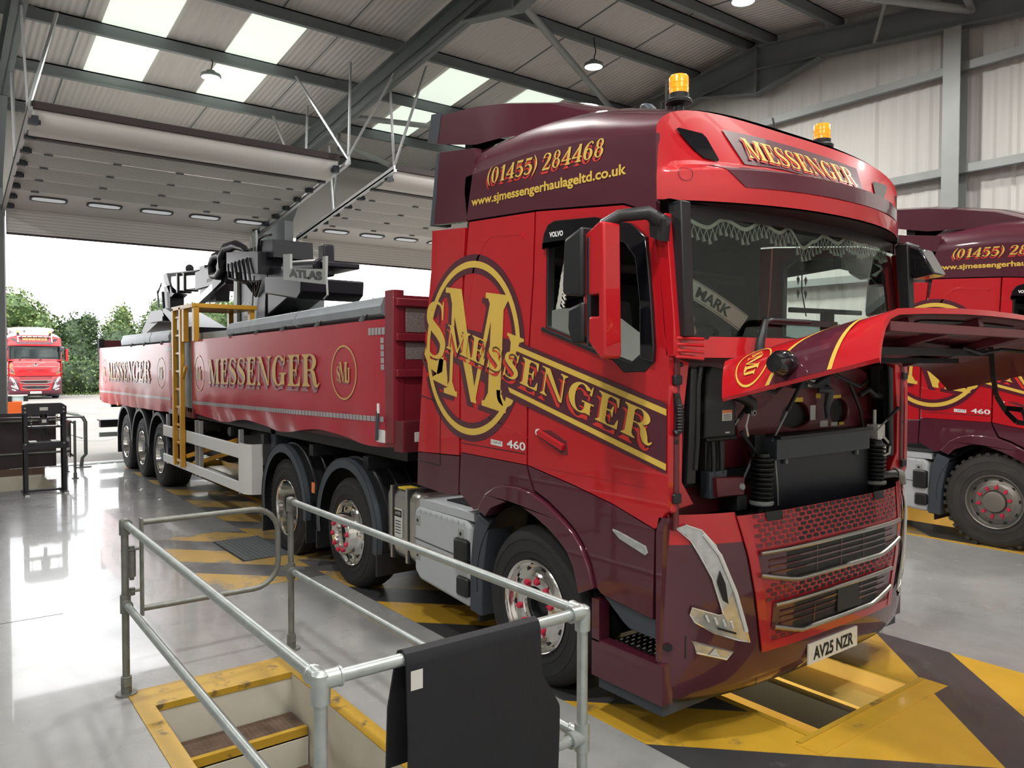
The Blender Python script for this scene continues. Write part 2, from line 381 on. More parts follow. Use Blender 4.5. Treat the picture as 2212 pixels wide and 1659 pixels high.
def clip(poly, a, b, c):
    out = []
    for i, p in enumerate(poly):
        q = poly[(i+1) % len(poly)]; dp, dq = a*p[0]+b*p[1]-c, a*q[0]+b*q[1]-c
        if dp <= 0: out.append(p)
        if dp*dq < 0: t = dp/(dp-dq); out.append((p[0]+t*(q[0]-p[0]), p[1]+t*(q[1]-p[1])))
    return out
def hatch(x0, x1, y0, y1, z=.002, ymat=flooryel, bmat=floorblk, k0=-14, k1=4, off=0.0, name='floor_marking'):
    m = MB()
    sg = -1 if y0 < 0 else 1
    for k in range(k0, k1):
        for s0, s1, ma in ((1.58+1.2*k+off, 2.24+1.2*k+off, ymat), (2.24+1.2*k+off, 2.78+1.2*k+off, bmat)):
            P = rect(x0, y0, x1, y1)
            P = clip(P, 1, sg, s1)
            if len(P) > 2: P = clip(P, -1, -sg, -s0)
            if len(P) > 2: m.add([(p[0], p[1], z) for p in P], [tuple(range(len(P)))], ma)
    tag(m.build(name, recalc=False), kind='structure')
hatch(1.47, 3.4, -1.25, 0); hatch(1.47, 3.4, 0, 1.41)
hatch(-2.6, 1.47, -1.25, -.45); hatch(-2.6, 1.47, .62, 1.41)
hatch(-12.6, -2.6, -1.25, -.45, ymat=flooryelf, bmat=floorblkf); hatch(-12.6, -2.6, .62, 1.41, ymat=flooryelf, bmat=floorblkf)
hatch(-5.6, -3.1, -2.24, -1.25, ymat=flooryelf, bmat=floorblkf, off=.35)
hatch(-12.6, 2.0, 5.0, 5.8, ymat=flooryelf, bmat=floorblk)
m = MB(); m.box((-12.6, 4.96, 0), (3.5, 5.03, .003), flooryel); tag(m.build('floor_marking'), kind='structure')
m = MB(); m.box((1.47, -.62, 0), (1.62, .8, .005), flooryel); m.box((1.46, -.6, .0), (1.49, .78, .012), edgey)
m.box((-5, -.49, 0), (1.47, -.45, .008), edgey); m.box((-12.6, .62, 0), (1.47, .66, .008), edgey); tag(m.build('floor_edging'), kind='structure')
# floor joints
m = MB(); m.box((-13.2, -6.2, 0), (6, -6.19, .0015), floorblk)
for x in (-9.2, -3.3): m.box((x, -13.9, 0), (x+.008, -3.4, .0015), floorblk)
tag(m.build('floor_joint'), kind='structure')
# pits
def pit(h, depth, wm, name):
    a, b, c, d = h; m = MB()
    m.add([(a, c, 0), (b, c, 0), (b, d, 0), (a, d, 0), (a, c, -depth), (b, c, -depth), (b, d, -depth), (a, d, -depth)],
          [(0, 1, 5, 4), (1, 2, 6, 5), (2, 3, 7, 6), (3, 0, 4, 7), (4, 5, 6, 7)], wm)
    return tag(m.build(name, recalc=False), kind='structure')
pit(PIT, 1.25, pity, 'wall_pit'); pit(PIT2, 1.25, pity, 'wall_pit'); pit(PITL, 1.2, creamw, 'wall_pit')
m = MB()
m.box((-12.5, .30, -.16), (1.45, .62, -.10), pity); m.box((-12.5, .22, -.30), (1.45, .32, -.12), black)
m.box((-12.5, -.44, -.75), (1.45, -.30, -.55), pity); m.box((-12.5, -.02, -.95), (1.45, .0, -.93), edgey)
tag(m.build('trim_pit_rail'), kind='structure')
lampm = mat('pit_lamp_tube', (1, .92, .62), .4, emit=6)
o = MB().box((-3.2, -.447, -.05), (1.44, -.425, -.022), lampm).build('pit_lamp')
tag(o, 'long lit strip lamp along the near edge of the yellow inspection pit', 'lamp')
def area(name, loc, rot, w, sx, sy=None, col=(1, 1, 1), parent=None, shape='RECTANGLE'):
    l = bpy.data.lights.new(name, 'AREA'); l.energy = w; l.shape = shape; l.size = sx; l.size_y = sy or sx; l.color = col
    o = bpy.data.objects.new(name, l); COL.objects.link(o); o.location = loc; o.rotation_euler = rot
    if parent: o.parent = parent
    return o
area('pit_lamp_light', (0.2, -.40, -.10), (R(70), 0, 0), 16, 2.4, .05, (1, .85, .5))
area('pit_lamp_light', (-7, -.40, -.10), (R(70), 0, 0), 16, 4, .05, (1, .85, .5))
area('pit_lamp_light', (0, 6.0, -.2), (R(60), 0, 0), 14, 3, .05, (1, .85, .5))
# stairwell: walls then treads
pit(STAIR, 2.1, creamw, 'wall_stairwell')
m = MB()
m.box((-1.345, -3.31, 0), (-1.05, -2.29, .006), edgey); m.box((-1.05, -3.31, 0), (1.6, -3.21, .006), edgey); m.box((-1.05, -2.39, 0), (1.6, -2.285, .006), edgey)
m.box((-1.07, -3.21, -.03), (-1.045, -2.39, .008), edgey)
tag(m.build('trim_stairwell_edge'), kind='structure')
st = empty('pit_staircase', (-1.05, -2.8, -2.0)); tag(st, 'rusty checker plate steps with yellow nosings inside the fenced stairwell', 'staircase')
for i in range(7):
    x = -1.03+.27*i; z = -.245-.225*i
    if x > 1.2: break
    t = MB().box((x, -3.2, z-.03), (x+.265, -2.4, z), plate)
    for a in range(9):
        for b in range(26):
            cx, cy = x+.02+a*.026, -3.18+b*.03
            dx, dy = (.009, .006) if (a+b) % 2 else (.009, -.006)
            t.add([(cx-dx, cy-dy, z+.003), (cx+dy*.3, cy-dx*.3, z+.003), (cx+dx, cy+dy, z+.003), (cx-dy*.3, cy+dx*.3, z+.003)], [(0, 1, 2, 3)], plate)
    t = t.build('tread', st, loc=(1.05, 2.8, 2.0))
    nb = MB().box((x+.235, -3.2, z-.045), (x+.272, -2.4, z+.006), edgey).build('nosing', t)
    if i: MB().box((x+.002, -3.2, z), (x+.012, -2.4, z+.17), creamw).build('riser', st, loc=(1.05, 2.8, 2.0))
# grate in the floor
m = MB(); m.box((-5.1, -1.72, .0), (-4.05, -1.2, .006), black)
for i in range(22): m.box((-5.08+i*.048, -1.7, .006), (-5.065+i*.048, -1.22, .014), steelg)
for i in range(11): m.box((-5.09, -1.7+i*.047, .006), (-4.06, -1.688+i*.047, .013), steelg)
tag(m.build('floor_grate'), 'perforated steel grate set in the striped floor by the dual rear wheels', 'grate')
# walls
XA, ZB, SL = -4.8, 7.3, .115
def zr(x, base=7.95): return base-SL*abs(x-XA)
m = MB()
m.prism([(-14, 0), (8.2, 0), (8.2, 7.0), (-14, 7.0)], 'x', -13.75, -13.6, sheetw, holes=[[(-3.05, .001), (1.65, .001), (1.65, 4.9), (-3.05, 4.9)], [(2.5, .001), (7.4, .001), (7.4, 4.9), (2.5, 4.9)]])
m.box((-13.6, 1.66, 0), (-13.5, 2.49, 6.9), steelg)
tag(m.build('wall_far'), kind='structure')
def corr(y, x0, x1, ma, ztop):
    m = MB(); n = int((x1-x0)/.05); vs = []
    for i in range(n+1):
        x = x0+(x1-x0)*i/n; d = (.0, .012, .012, .0)[i % 4]
        if i % 20 == 0: d = .028
        vs += [(x, y+d, 0), (x, y+d, ztop(x))]
    m.add(vs, [(2*i, 2*i+2, 2*i+3, 2*i+1) for i in range(n)], ma)
    return m
tag(corr(8.1, -13.7, 6.4, sheetw, lambda x: zr(x)).build('wall_right', smooth=10), kind='structure')
m = MB(); m.box((6.4, -14, 0), (6.5, 8.2, 6.8), sheetw); tag(m.build('wall_near'), kind='structure')
m = MB(); m.prism([(-13.7, 0), (6.5, 0), (6.5, zr(6.5)), (XA, 7.95), (-13.7, zr(-13.7))], 'y', -14.1, -14.0, sheetw); tag(m.build('wall_left'), kind='structure')
m = MB(); m.add([(-13.9, -14.1, zr(-13.9)), (-13.9, 8.3, zr(-13.9)), (XA, 8.3, 7.95), (XA, -14.1, 7.95), (6.6, 8.3, zr(6.6)), (6.6, -14.1, zr(6.6))], [(0, 1, 2, 3), (3, 2, 4, 5)], sheetr)
tag(m.build('ceiling', recalc=False), kind='structure')
m = MB()
for y in (-7.2, -4.9, -2.2, .3, 1.4, 4.8, 6.2):
    m.bar((-13.5, y, zr(-13.5)-.006), (XA, y, 7.944), .02, .01, dkred if False else steelg); m.bar((XA, y, 7.944), (6.3, y, zr(6.3)-.006), .02, .01, steelg)
tag(m.build('trim_sheet_joint'), kind='structure')
# translucent roof sheets
roofl = mat('translucent_roof_sheet', (.86, .96, .84), .6, var=.06, vs=1.2, emit=ROOFLIGHT)
for i, (y0, y1) in enumerate([(-7.5, -6.6), (-4.6, -3.7), (-1.95, -1.0), (-.05, .85), (3.65, 4.55), (5.5, 6.45)]):
    xe = -6.35 if i == 2 else -8.15
    m = MB(); m.add([(-11.72, y0, zr(-11.72)-.012), (xe, y0, zr(xe)-.012), (xe, y1, zr(xe)-.012), (-11.72, y1, zr(-11.72)-.012)], [(0, 1, 2, 3)], roofl)
    tag(m.build('window_%d' % (i+1), recalc=False), kind='structure')
for i, (y0, y1) in enumerate([(-1.95, -1.0), (-.05, .85), (-6, -5.1), (3.65, 4.55), (-9.5, -8.6)]):
    m = MB(); m.add([(1.4, y0, zr(1.4)-.012), (5.2, y0, zr(5.2)-.012), (5.2, y1, zr(5.2)-.012), (1.4, y1, zr(1.4)-.012)], [(0, 1, 2, 3)], roofl)
    tag(m.build('window_%d' % (i+7), recalc=False), kind='structure')
# purlins
for x in (-13.55, -11.75, -9.95, -8.15, -6.3, -5.02, -4.58, -3.3, -1.5, .3, 2.1, 3.9, 5.7):
    z = zr(x); m = MB(); m.box((x-.02, -14, z-.215), (x+.02, 8.05, z-.012), steelg); m.box((x-.02, -14, z-.22), (x+.06, 8.05, z-.195), steelg); m.box((x-.07, -14, z-.03), (x+.02, 8.05, z-.012), steelg)
    for y in (-8.65, -3.15, 2.35): m.box((x-.03, y-.35, z-.21), (x+.03, y+.35, z-.02), steelg)
    tag(m.build('purlin'), kind='structure')
# portal frames
def ibeam_rafter(y, lo, hi, dep=.43, fl=.19):
    m = MB()
    for a, b in ((lo, XA), (XA, hi)):
        za, zb = zr(a, ZB), zr(b, ZB)
        m.prism([(a, za), (b, zb), (b, zb+dep), (a, za+dep)], 'y', y-.012, y+.012, steelg)
        for o in (0, dep-.025): m.prism([(a, za+o), (b, zb+o), (b, zb+o+.025), (a, za+o+.025)], 'y', y-fl/2, y+fl/2, steelg)
    m.prism([(XA-1.25, zr(XA-1.25, ZB)), (XA, ZB-.42), (XA+1.25, zr(XA+1.25, ZB)), (XA, ZB)], 'y', y-.01, y+.01, steelg)
    for s in (-1, 1): m.bar((XA, y, ZB-.42), (XA+s*1.25, y, zr(XA+1.25, ZB)), fl, .02, steelg)
    m.box((XA-.02, y-fl/2, ZB-.42), (XA+.02, y+fl/2, ZB+dep+.02), steelg)
    return m
for y, nm in ((-8.65, 'beam_left'), (-3.15, 'beam_left'), (2.35, 'beam_middle'), (7.85, 'beam_right')):
    tag(ibeam_rafter(y, -13.45, 6.3).build(nm), kind='structure')
    if y < 7:
        m = MB(); x0 = -13.45; top = zr(x0, ZB)+.2
        m.box((x0-.012+.2, y-.1, 0), (x0+.012+.2, y+.1, top), steelg); m.box((x0-.2, y-.1, 0), (x0-.18, y+.1, top), steelg); m.box((x0-.19, y-.01, 0), (x0+.2, y+.01, top), steelg)
        m.prism([(x0+.2, 5.2), (x0+1.6, zr(x0+1.6, ZB)), (x0+.2, zr(x0+.2, ZB))], 'y', y-.01, y+.01, steelg)
        m.bar((x0+.2, y, 5.2), (x0+1.6, y, zr(x0+1.6, ZB)), .18, .02, steelg)
        tag(m.build('column'), kind='structure')
for x in (-8.1, -1.43, 4.9):
    m = MB(); top = zr(x, ZB)
    m.box((x-.12, 7.74, 0), (x+.12, 7.76, top), steell); m.box((x-.12, 8.0, 0), (x+.12, 8.02, top), steell); m.box((x-.01, 7.75, 0), (x+.01, 8.01, top), steell)
    tag(m.build('column'), kind='structure')
for z in (1.9, 3.4, 4.87, 6.36):
    m = MB(); m.box((-13.5, 7.9, z-.01), (6.3, 8.08, z+.0), steell); m.box((-13.5, 7.89, z-.06), (6.3, 7.905, z+.06), steell); m.box((-13.5, 7.90, z-.07), (6.3, 7.96, z-.055), steelg)
    tag(m.build('trim_girt'), kind='structure')
for p, q, r in (((-10.2, 2.42, 6.78), (-8.6, 7.8, 6.75), .055), ((-11.3, 2.42, 6.62), (-13.2, 7.8, 6.2), .06), ((-5.3, 2.4, 7.55), (-8.2, 7.85, 7.2), .06), ((-4.4, 2.4, 7.5), (-1.2, 7.85, 7.1), .06), ((.2, 2.4, 7.0), (-1.2, 7.8, 7.12), .05)):
    tag(MB().tube([p, q], r, steell, 12).build('trim_brace'), kind='structure')
for x, y in ((-5.6, 2.4), (-2.6, 7.75), (-6.9, 7.75), (-3.4, 2.4)):
    tag(MB().bar((x, y, zr(x, ZB)+.02), (x+.45, y-.5, zr(x)-.2), .05, .02, steell).build('trim_stay'), kind='structure')
# cable clipped along the middle rafter
pts = []
for i in range(15):
    x = -13+i*.58; pts.append((x, 2.25, zr(x, ZB)+.1+(.02 if i % 2 else -.0)))
tag(MB().tube(pts, .012, black, 6).build('power_cable'), 'black cable clipped along the side of the middle roof rafter', 'cable')
# ---- sectional doors, tracks and hangers
DS = .13
def zd(x): return 4.87+DS*(x+13.35)
def sectional_door(name, y0, y1, wins, label):
    rt_ = empty(name, (-13.35, (y0+y1)/2, 0)); tag(rt_, label, 'door'); L = (13.35, -(y0+y1)/2, 0)
    m = MB(); n = 7
    m.box((-13.43, y0, 4.42), (-13.39, y1, 4.86), doorw); m.box((-13.435, y0, 4.385), (-13.385, y1, 4.42), doord)
    for i in range(n): m.box((-13.388, y0, 4.46+i*.06), (-13.386, y1, 4.464+i*.06), doord if i == -1 else steell)
    m.build('bottom_section', rt_, loc=L)
    xs = [-13.43, -12.25, -11.62, -10.99, -10.36, -9.75]
    for i, (a, b) in enumerate(zip(xs, xs[1:])):
        m = MB(); m.prism([(a, zd(a)), (b-.012, zd(b)), (b-.012, zd(b)+.04), (a, zd(a)+.04)], 'y', y0, y1, doorw)
        for k in range(1, 12 if i else 9):
            x = a+(b-a)*k/(12 if i else 9)
            if i == 0 and x < -12.36: continue
            m.bar((x, y0+.02, zd(x)-.0015), (x, y1-.02, zd(x)-.0015), .007, .003, steell)
        s = m.build('section', rt_, loc=L)
        h = MB()
        for k in range(5):
            y = y0+.35+(y1-y0-.7)*k/4; h.box((a-.02, y-.06, zd(a)-.02), (a+.03, y+.06, zd(a)-.002), steelg)
        h.build('hinge', s)
    m = MB()
    for k in range(13):
        t0, t1 = R(100-k*15), R(85-k*15)
    cur = [(-9.62, zd(-9.62)-.01), (-9.5, zd(-9.5)-.07), (-9.3, zd(-9.3)-.08), (-9.12, zd(-9.12)-.03), (-9.02, zd(-9.02)+.06), (-9.0, zd(-9.0)+.16)]
    m.prism(cur+[(x, z+.045) for x, z in reversed(cur)], 'y', y0, y1, doorw); m.build('top_section', rt_, loc=L)
    MB().box((-9.76, y0, zd(-9.7)-.035), (-9.62, y1, zd(-9.7)+.05), doord).box((-9.02, y0, zd(-9)+.12), (-8.93, y1, zd(-9)+.22), doord).build('seal', rt_, loc=L)
    for yc in wins:
        f = MB(); w_ = MB(); ring = []; rin = []
        for k in range(28):
            t = 2*math.pi*k/28; sx = math.copysign(abs(math.cos(t))**.5, math.cos(t)); sy = math.copysign(abs(math.sin(t))**.5, math.sin(t))
            ring.append((-12.6+.135*sy, yc+.30*sx)); rin.append((-12.6+.105*sy, yc+.265*sx))
        f.prism(ring, 'z', 0, .02, grey, holes=[rin]); w_.prism(rin, 'z', .004, .012, mat('door_window_pane', (.75, .78, .8), .2, emit=.35))
        for q in (f, w_):
            q.v = [(x, y, z+zd(x)-.022) for x, y, z in q.v]
        fo = f.build('window_frame', rt_, loc=L); w_.build('pane', fo)
    for y, s in ((y0-.05, 1), (y1+.05, -1)):
        m = MB(); m.bar((-13.25, y, 4.8), (-8.66, y, zd(-8.66)-.01), .06, .05, zinc); m.bar((-13.25, y-.02*s, 4.83), (-8.66, y-.02*s, zd(-8.66)+.03), .02, .09, zinc)
        m.bar((-13.32, y, 0), (-13.32, y, 4.75), .06, .05, zinc); m.bar((-13.32, y, 4.7), (-13.2, y, 4.84), .06, .05, zinc)
        tr = m.build('track', rt_, loc=L)
        for k in range(8):
            x = -13.1+k*.58; MB().box((x-.05, y+.02*s-.01, zd(x)-.08), (x+.05, y+.13*s, zd(x)+.04), grey).tube([(x, y+.02*s, zd(x)-.04), (x, y+.16*s, zd(x)-.04)], .035, grey, 10).build('roller', tr)
    return rt_
sectional_door('sectional_door', -3.0, 1.6, [-2.4, -1.49, -.57, .34, 1.24], 'white sectional door rolled up over the opening behind the red trailer')
sectional_door('sectional_door', 2.6, 7.3, [3.2, 4.1, 5.0, 5.9, 6.8], 'white sectional door rolled up beyond the grey middle column')
for grp in ([((-8.9, -3.06, 5.5), (-8.7, -3.15, 7.2)), ((-8.9, -3.06, 5.5), (-9.6, -2.6, 7.2)), ((-10.9, -3.06, 5.2), (-10.9, -3.1, 6.9)), ((-10.9, -3.06, 5.2), (-11.7, -3.0, 6.9))],
            [((-8.75, 1.68, 5.45), (-8.8, 1.75, 7.25)), ((-8.75, 1.68, 5.55), (-9.9, 1.2, 7.2)), ((-10.7, 1.68, 5.25), (-10.7, 1.75, 7.0)), ((-10.7, 1.68, 5.25), (-11.6, 1.4, 6.95)), ((-8.75, 1.68, 5.6), (-8.2, 2.28, 7.0))],
            [((-8.7, 2.55, 5.5), (-8.75, 2.5, 6.9)), ((-8.7, 2.55, 5.55), (-8.15, 2.9, 7.25)), ((-11.3, 2.55, 5.15), (-11.4, 2.5, 6.5)), ((-11.3, 2.55, 5.15), (-11.75, 2.9, 6.9))]):
    for p, q in grp: tag(MB().bar(p, q, .045, .03, zinc).build('trim_hanger'), kind='structure')
# ---- high-bay lamps
lampe = mat('high_bay_glass', (1, 1, 1), .3, emit=9)
LAMPS = [(-9.9, -.3, 6.86, 'round high bay lamp hanging beside the glowing roof sheets near the doors'), (-6.1, 5.0, 7.12, 'bright high bay lamp hanging by the grey tube brace above the cab'),
         (-2.75, 4.6, 6.9, 'bright high bay lamp cut by the top of the picture'), (-2.8, -.5, 7.1, None), (1.2, -3.6, 6.7, None), (1.5, 2.2, 6.7, None), (-6.2, -6.5, 7.1, None), (4.2, -1.5, 6.4, None), (4.0, -7.0, 6.4, None), (2.2, 6.4, 6.6, None)]
lm = MB(); lm.lathe([(.0, .10), (.07, .10), (.09, .05), (.16, .04), (.17, .0), (.15, -.015)], (0, 0, 0), 'z', steelg, 28)
lg = MB(); lg.lathe([(.15, -.015), (.09, -.03), (0, -.035)], (0, 0, 0), 'z', lampe, 28)
lme, lge = lm.mesh('lamp_body'), lg.mesh('lamp_glass')
for x, y, z, lab in LAMPS:
    e = empty('high_bay_lamp', (x, y, z)); tag(e, lab or 'round high bay lamp under the roof behind the viewer', 'lamp', None if lab else 'lamps under the near half of the roof')
    use('lamp_body', lme, e); use('lamp_glass', lge, e)
    MB().tube([(0, 0, .1), (.02, .03, .25), (0, 0, zr(x)-.2-z)], .01, black, 6).build('cord', e)
    area('high_bay_light', (0, 0, -.06), (0, 0, 0), LAMP_W, .34, parent=e, col=(1, .97, .93), shape='DISK')
# ================================================================ tractor units
def zs_(x): return lerp(x, [(-.75, 3.30), (0, 3.32), (.5, 3.28), (1.0, 3.20)])
def zt_(x): return lerp(x, [(-.75, 3.66), (-.3, 3.68), (.2, 3.65), (.5, 3.59), (.95, 3.45), (1.05, 3.42)])
def roofz(y, x):
    t = min(1, abs(y)/1.25); return zs_(x)+(zt_(x)-zs_(x))*(max(0, 1-t**3))**.4545
HX = [(0, 1.37), (.14, 1.385), (.32, 1.365), (.345, 1.335), (.40, 1.20), (.45, 1.145), (.78, 1.03), (1, .95)]
def hdr(y, z, off=0.0):
    f = (z-2.86)/(roofz(y, 1.0)-2.86); xc = lerp(f, HX); t = min(1, abs(y)/1.25)
    return (1.03+(xc-1.03)*(1-t**2.2)+off, y, z)
def FB(y, z):
    xc = lerp(z, [(.2, 1.24), (.3, 1.30), (.45, 1.32), (.8, 1.345), (1.0, 1.345), (1.2, 1.31), (1.3, 1.28)])
    return xc-(xc-1.06)*(min(1.25, abs(y))/1.25)**4
def FW(y, z): return lerp(z, [(2.1, 1.25), (2.8, 1.18)])-.15*(abs(y)/1.25)**2.4
def bum(y, z, off=.004): return (FB(y, z)+off, y, z)
def wsc(y, z, off=.0): return (FW(y, z)+off, y, z)
SEAM = [(-.70, 2.995), (.05, 2.95), (.80, 2.87), (1.02, 2.78), (1.05, 2.77)]
def arc(cx, cz, r, a0, a1, n=14): return [(cx+r*math.cos(R(a0+(a1-a0)*i/n)), cz+r*math.sin(R(a0+(a1-a0)*i/n))) for i in range(n+1)]
ARCO = [(-.55, 1.02), (-.45, 1.14), (-.35, 1.195), (-.25, 1.22), (-.1, 1.225), (.04, 1.21), (.18, 1.16), (.32, 1.09), (.42, 1.03), (.50, .95), (.56, .85), (.60, .74)]
ARCI = [(-.46, .98), (-.39, 1.05), (-.24, 1.11), (-.14, 1.115), (-.04, 1.10), (.09, 1.06), (.21, 1.01), (.30, .96), (.38, .90), (.43, .83), (.46, .74), (.475, .68)]
WIN = [(.15, 2.23), (.155, 2.72), (.17, 2.79), (.25, 2.84), (.60, 2.81), (.89, 2.73), (.97, 2.66), (1.01, 2.33), (1.035, 2.12), (1.03, 2.02), (.97, 1.97), (.81, 1.965), (.68, 2.07)]
WC = {}
def wheel_parts(style):
    if style in WC: return WC[style]
    rad, wid, off = {'front': (.505, .33, 0), 'pusher': (.505, .30, 0), 'drive': (.505, .62, 0), 'trail': (.535, .40, 0), 'rough': (.53, .33, 0)}[style]
    ru = rubber2 if style == 'rough' else rubber
    T = MB(); dr = rad-.505
    prof = [(.292, .03), (.30, .012), (.335, .004), (.36, .0), (.365, .002), (.41+dr*.6, -.004), (.44+dr*.8, .0), (.465+dr, .012), (.485+dr, .028), (.498+dr, .05), (.505+dr, .07)]
    ng = 4 if style != 'rough' else 2
    for k in range(ng):
        y = .07+(wid-.14)*(k+1)/(ng+1); prof += [(.505+dr, y-.009), (.492+dr, y-.006), (.492+dr, y+.006), (.505+dr, y+.009)]
    prof += [(.505+dr, wid-.07), (.485+dr, wid-.028), (.44+dr, wid), (.35, wid), (.292, wid-.03)]
    T.lathe(prof, (0, 0, 0), 'y', ru, 64)
    for r_, y_ in ((.345, -.0015), (.42+dr*.6, -.006)):
        T.lathe([(r_, y_+.006), (r_+.003, y_), (r_+.006, y_+.006)], (0, 0, 0), 'y', ru, 48)
    if style in ('rough', 'drive'):
        nb = 36 if style == 'rough' else 52
        for k in range(nb):
            a = 2*math.pi*k/nb; c, q = math.cos(a), math.sin(a); tx, tz = -q, c; w2 = .022
            for y0, y1, sk in ((.018, .13, .012), (wid-.13, wid-.018, -.012)) + (((wid*.35, wid*.65, .0),) if style == 'rough' else ()):
                r0, r1 = rad-.03, rad+.006; P = []
                for r_ in (r0, r1):
                    for y, s in ((y0, -1), (y1, -1), (y1, 1), (y0, 1)):
                        o = s*w2+(sk if y == y1 else -sk); P.append((c*r_+tx*o, y, q*r_+tz*o))
                T.add(P, [(4, 5, 6, 7), (0, 1, 5, 4), (1, 2, 6, 5), (2, 3, 7, 6), (3, 0, 4, 7)], ru)
    rim = MB(); rm = steelw if style == 'rough' else chrome
    nuts = []; hub = MB()
    def holes(r, y, n, m=ink, rr=.026, el=1.0):
        for k in range(n):
            a = 2*math.pi*(k+.5)/n; c = Vector((r*math.cos(a), y, r*math.sin(a))); e = Vector((-math.sin(a), 0, math.cos(a))); f = Vector((math.cos(a), 0, math.sin(a)))
            rim.add([c+e*rr*math.cos(t)+f*rr*el*math.sin(t) for t in [2*math.pi*j/12 for j in range(12)]], [tuple(range(12))], m)
    if style in ('front', 'rough'):
        rim.lathe([(.297, .02), (.298, .004), (.292, -.004), (.283, .002), (.276, .02), (.268, .05), (.258, .058), (.235, .046), (.205, .036), (.196, .024), (.185, .018), (.125, .018), (.118, .03), (.110, .12)], (0, 0, 0), 'y', rm, 48)
        holes(.236, .044, 10, rr=.02, el=.8); nr, ny = .158, .018
        hub.lathe([(.112, .07), (.105, .11), (.06, .11), (.055, .09), (0, .09)], (0, 0, 0), 'y', black if style == 'front' else steelw, 24)
        if style == 'rough': hub.lathe([(.118, .022), (.112, -.008), (.10, -.014), (0, -.014)], (0, 0, 0), 'y', steelw, 32); hub.v = hub.v
    elif style == 'pusher':
        rim.lathe([(.297, .02), (.298, .004), (.292, -.004), (.283, .002), (.276, .025), (.262, .06), (.22, .03), (.19, -.02), (.185, -.075), (.178, -.085), (.118, -.085), (.112, -.075), (.10, .02)], (0, 0, 0), 'y', rm, 48)
        holes(.225, .03, 10, rr=.028, el=.7); nr, ny = .148, -.085
        hub.lathe([(.105, -.02), (.09, .01), (0, .01)], (0, 0, 0), 'y', black, 24)
    elif style == 'drive':
        rim.lathe([(.297, .02), (.298, .004), (.292, -.004), (.283, .002), (.276, .03), (.27, .12), (.255, .20), (.215, .225), (.19, .23), (.13, .23), (.125, .2)], (0, 0, 0), 'y', rm, 48)
        holes(.225, .218, 10, rr=.026); nr, ny = .165, .23
        hub.lathe([(.13, .24), (.13, .12), (.115, .10), (.05, .09), (0, .09)], (0, 0, 0), 'y', black, 28)
    else:
        rim.lathe([(.297, .02), (.298, .004), (.292, -.004), (.283, .002), (.276, .03), (.27, .10), (.25, .15), (.215, .17), (.13, .17), (.12, .15)], (0, 0, 0), 'y', rm, 40)
        holes(.225, .158, 10, rr=.024); nr, ny = .165, .17
        hub.lathe([(.12, .17), (.115, .06), (.09, .03), (0, .03)], (0, 0, 0), 'y', grey, 24)
    nm = MB()
    if style in ('front', 'pusher', 'rough'):
        nm.lathe([(.020, 0), (.021, -.010), (.016, -.020), (.0, -.023)], (0, 0, 0), 'y', pink, 12)
        if style != 'pusher': nm.prism([(-.012, .012), (.012, .012), (0, .045)], 'y', -.010, -.002, pink)
    else: nm.lathe([(.015, 0), (.015, -.03), (.0, -.03)], (0, 0, 0), 'y', chrome, 6)
    WC[style] = (T.mesh('wheel'), rim.mesh('rim', recalc=False), hub.mesh('hub'), nm.mesh('wheel_nut'), nr, ny, rad)
    return WC[style]
def wheel(root, x, style, side=-1, yface=1.22, spin=0.0, flat=.028, nuts=True):
    t, rm, hb, nm, nr, ny, rad = wheel_parts(style)
    w = use('wheel', t, root, (x, side*yface, rad-flat), (0, 0, 0 if side < 0 else math.pi))
    use('rim', rm, w, rot=(0, spin, 0)); use('hub', hb, w)
    if nuts:
        for k in range(10):
            a = 2*math.pi*k/10+spin; b = a+(.12 if k % 2 else -.12)
            use('wheel_nut', nm, w, (nr*math.cos(a), ny, nr*math.sin(a)), (0, -b+math.pi/2+(math.pi if k % 3 == 0 else 0), 0))
    return w
MESS = 'MESSENGER'
def logo(P, fn, cx, cz, s, mg, ms, mr, ring=True, off=.0):
    # initials M, S and J in a ring; s = ring radius
    f0 = lambda a, b: fn(cx+a*s, cz+b*s, off+.002); f1 = lambda a, b: fn(cx+a*s, cz+b*s, off+.004); f2 = lambda a, b: fn(cx+a*s, cz+b*s, off+.006)
    if ring:
        P.flat(arcb(0, 0, 1.06, 1.06, .86, .86, 0, 360, 48), f0, ms); P.flat(arcb(0, 0, 1.0, 1.0, .93, .93, 0, 360, 48), f1, mg)
    M_ = serif('M', (-.52, -.55), (1.08, 0), (0, 1.12)); S_ = serif('S', (-.80, -.38), (.42, 0), (0, .78)); J_ = serif('J', (.36, -.36), (.42, 0), (0, .70))
    for g in (M_, S_, J_): P.flat(shift(g, -.06, -.06), f0, ms)
    for g in (M_, S_, J_): P.flat(g, f2, mg)
def side_fn(x, z, o=.0): return (x, -1.2515-o, z)
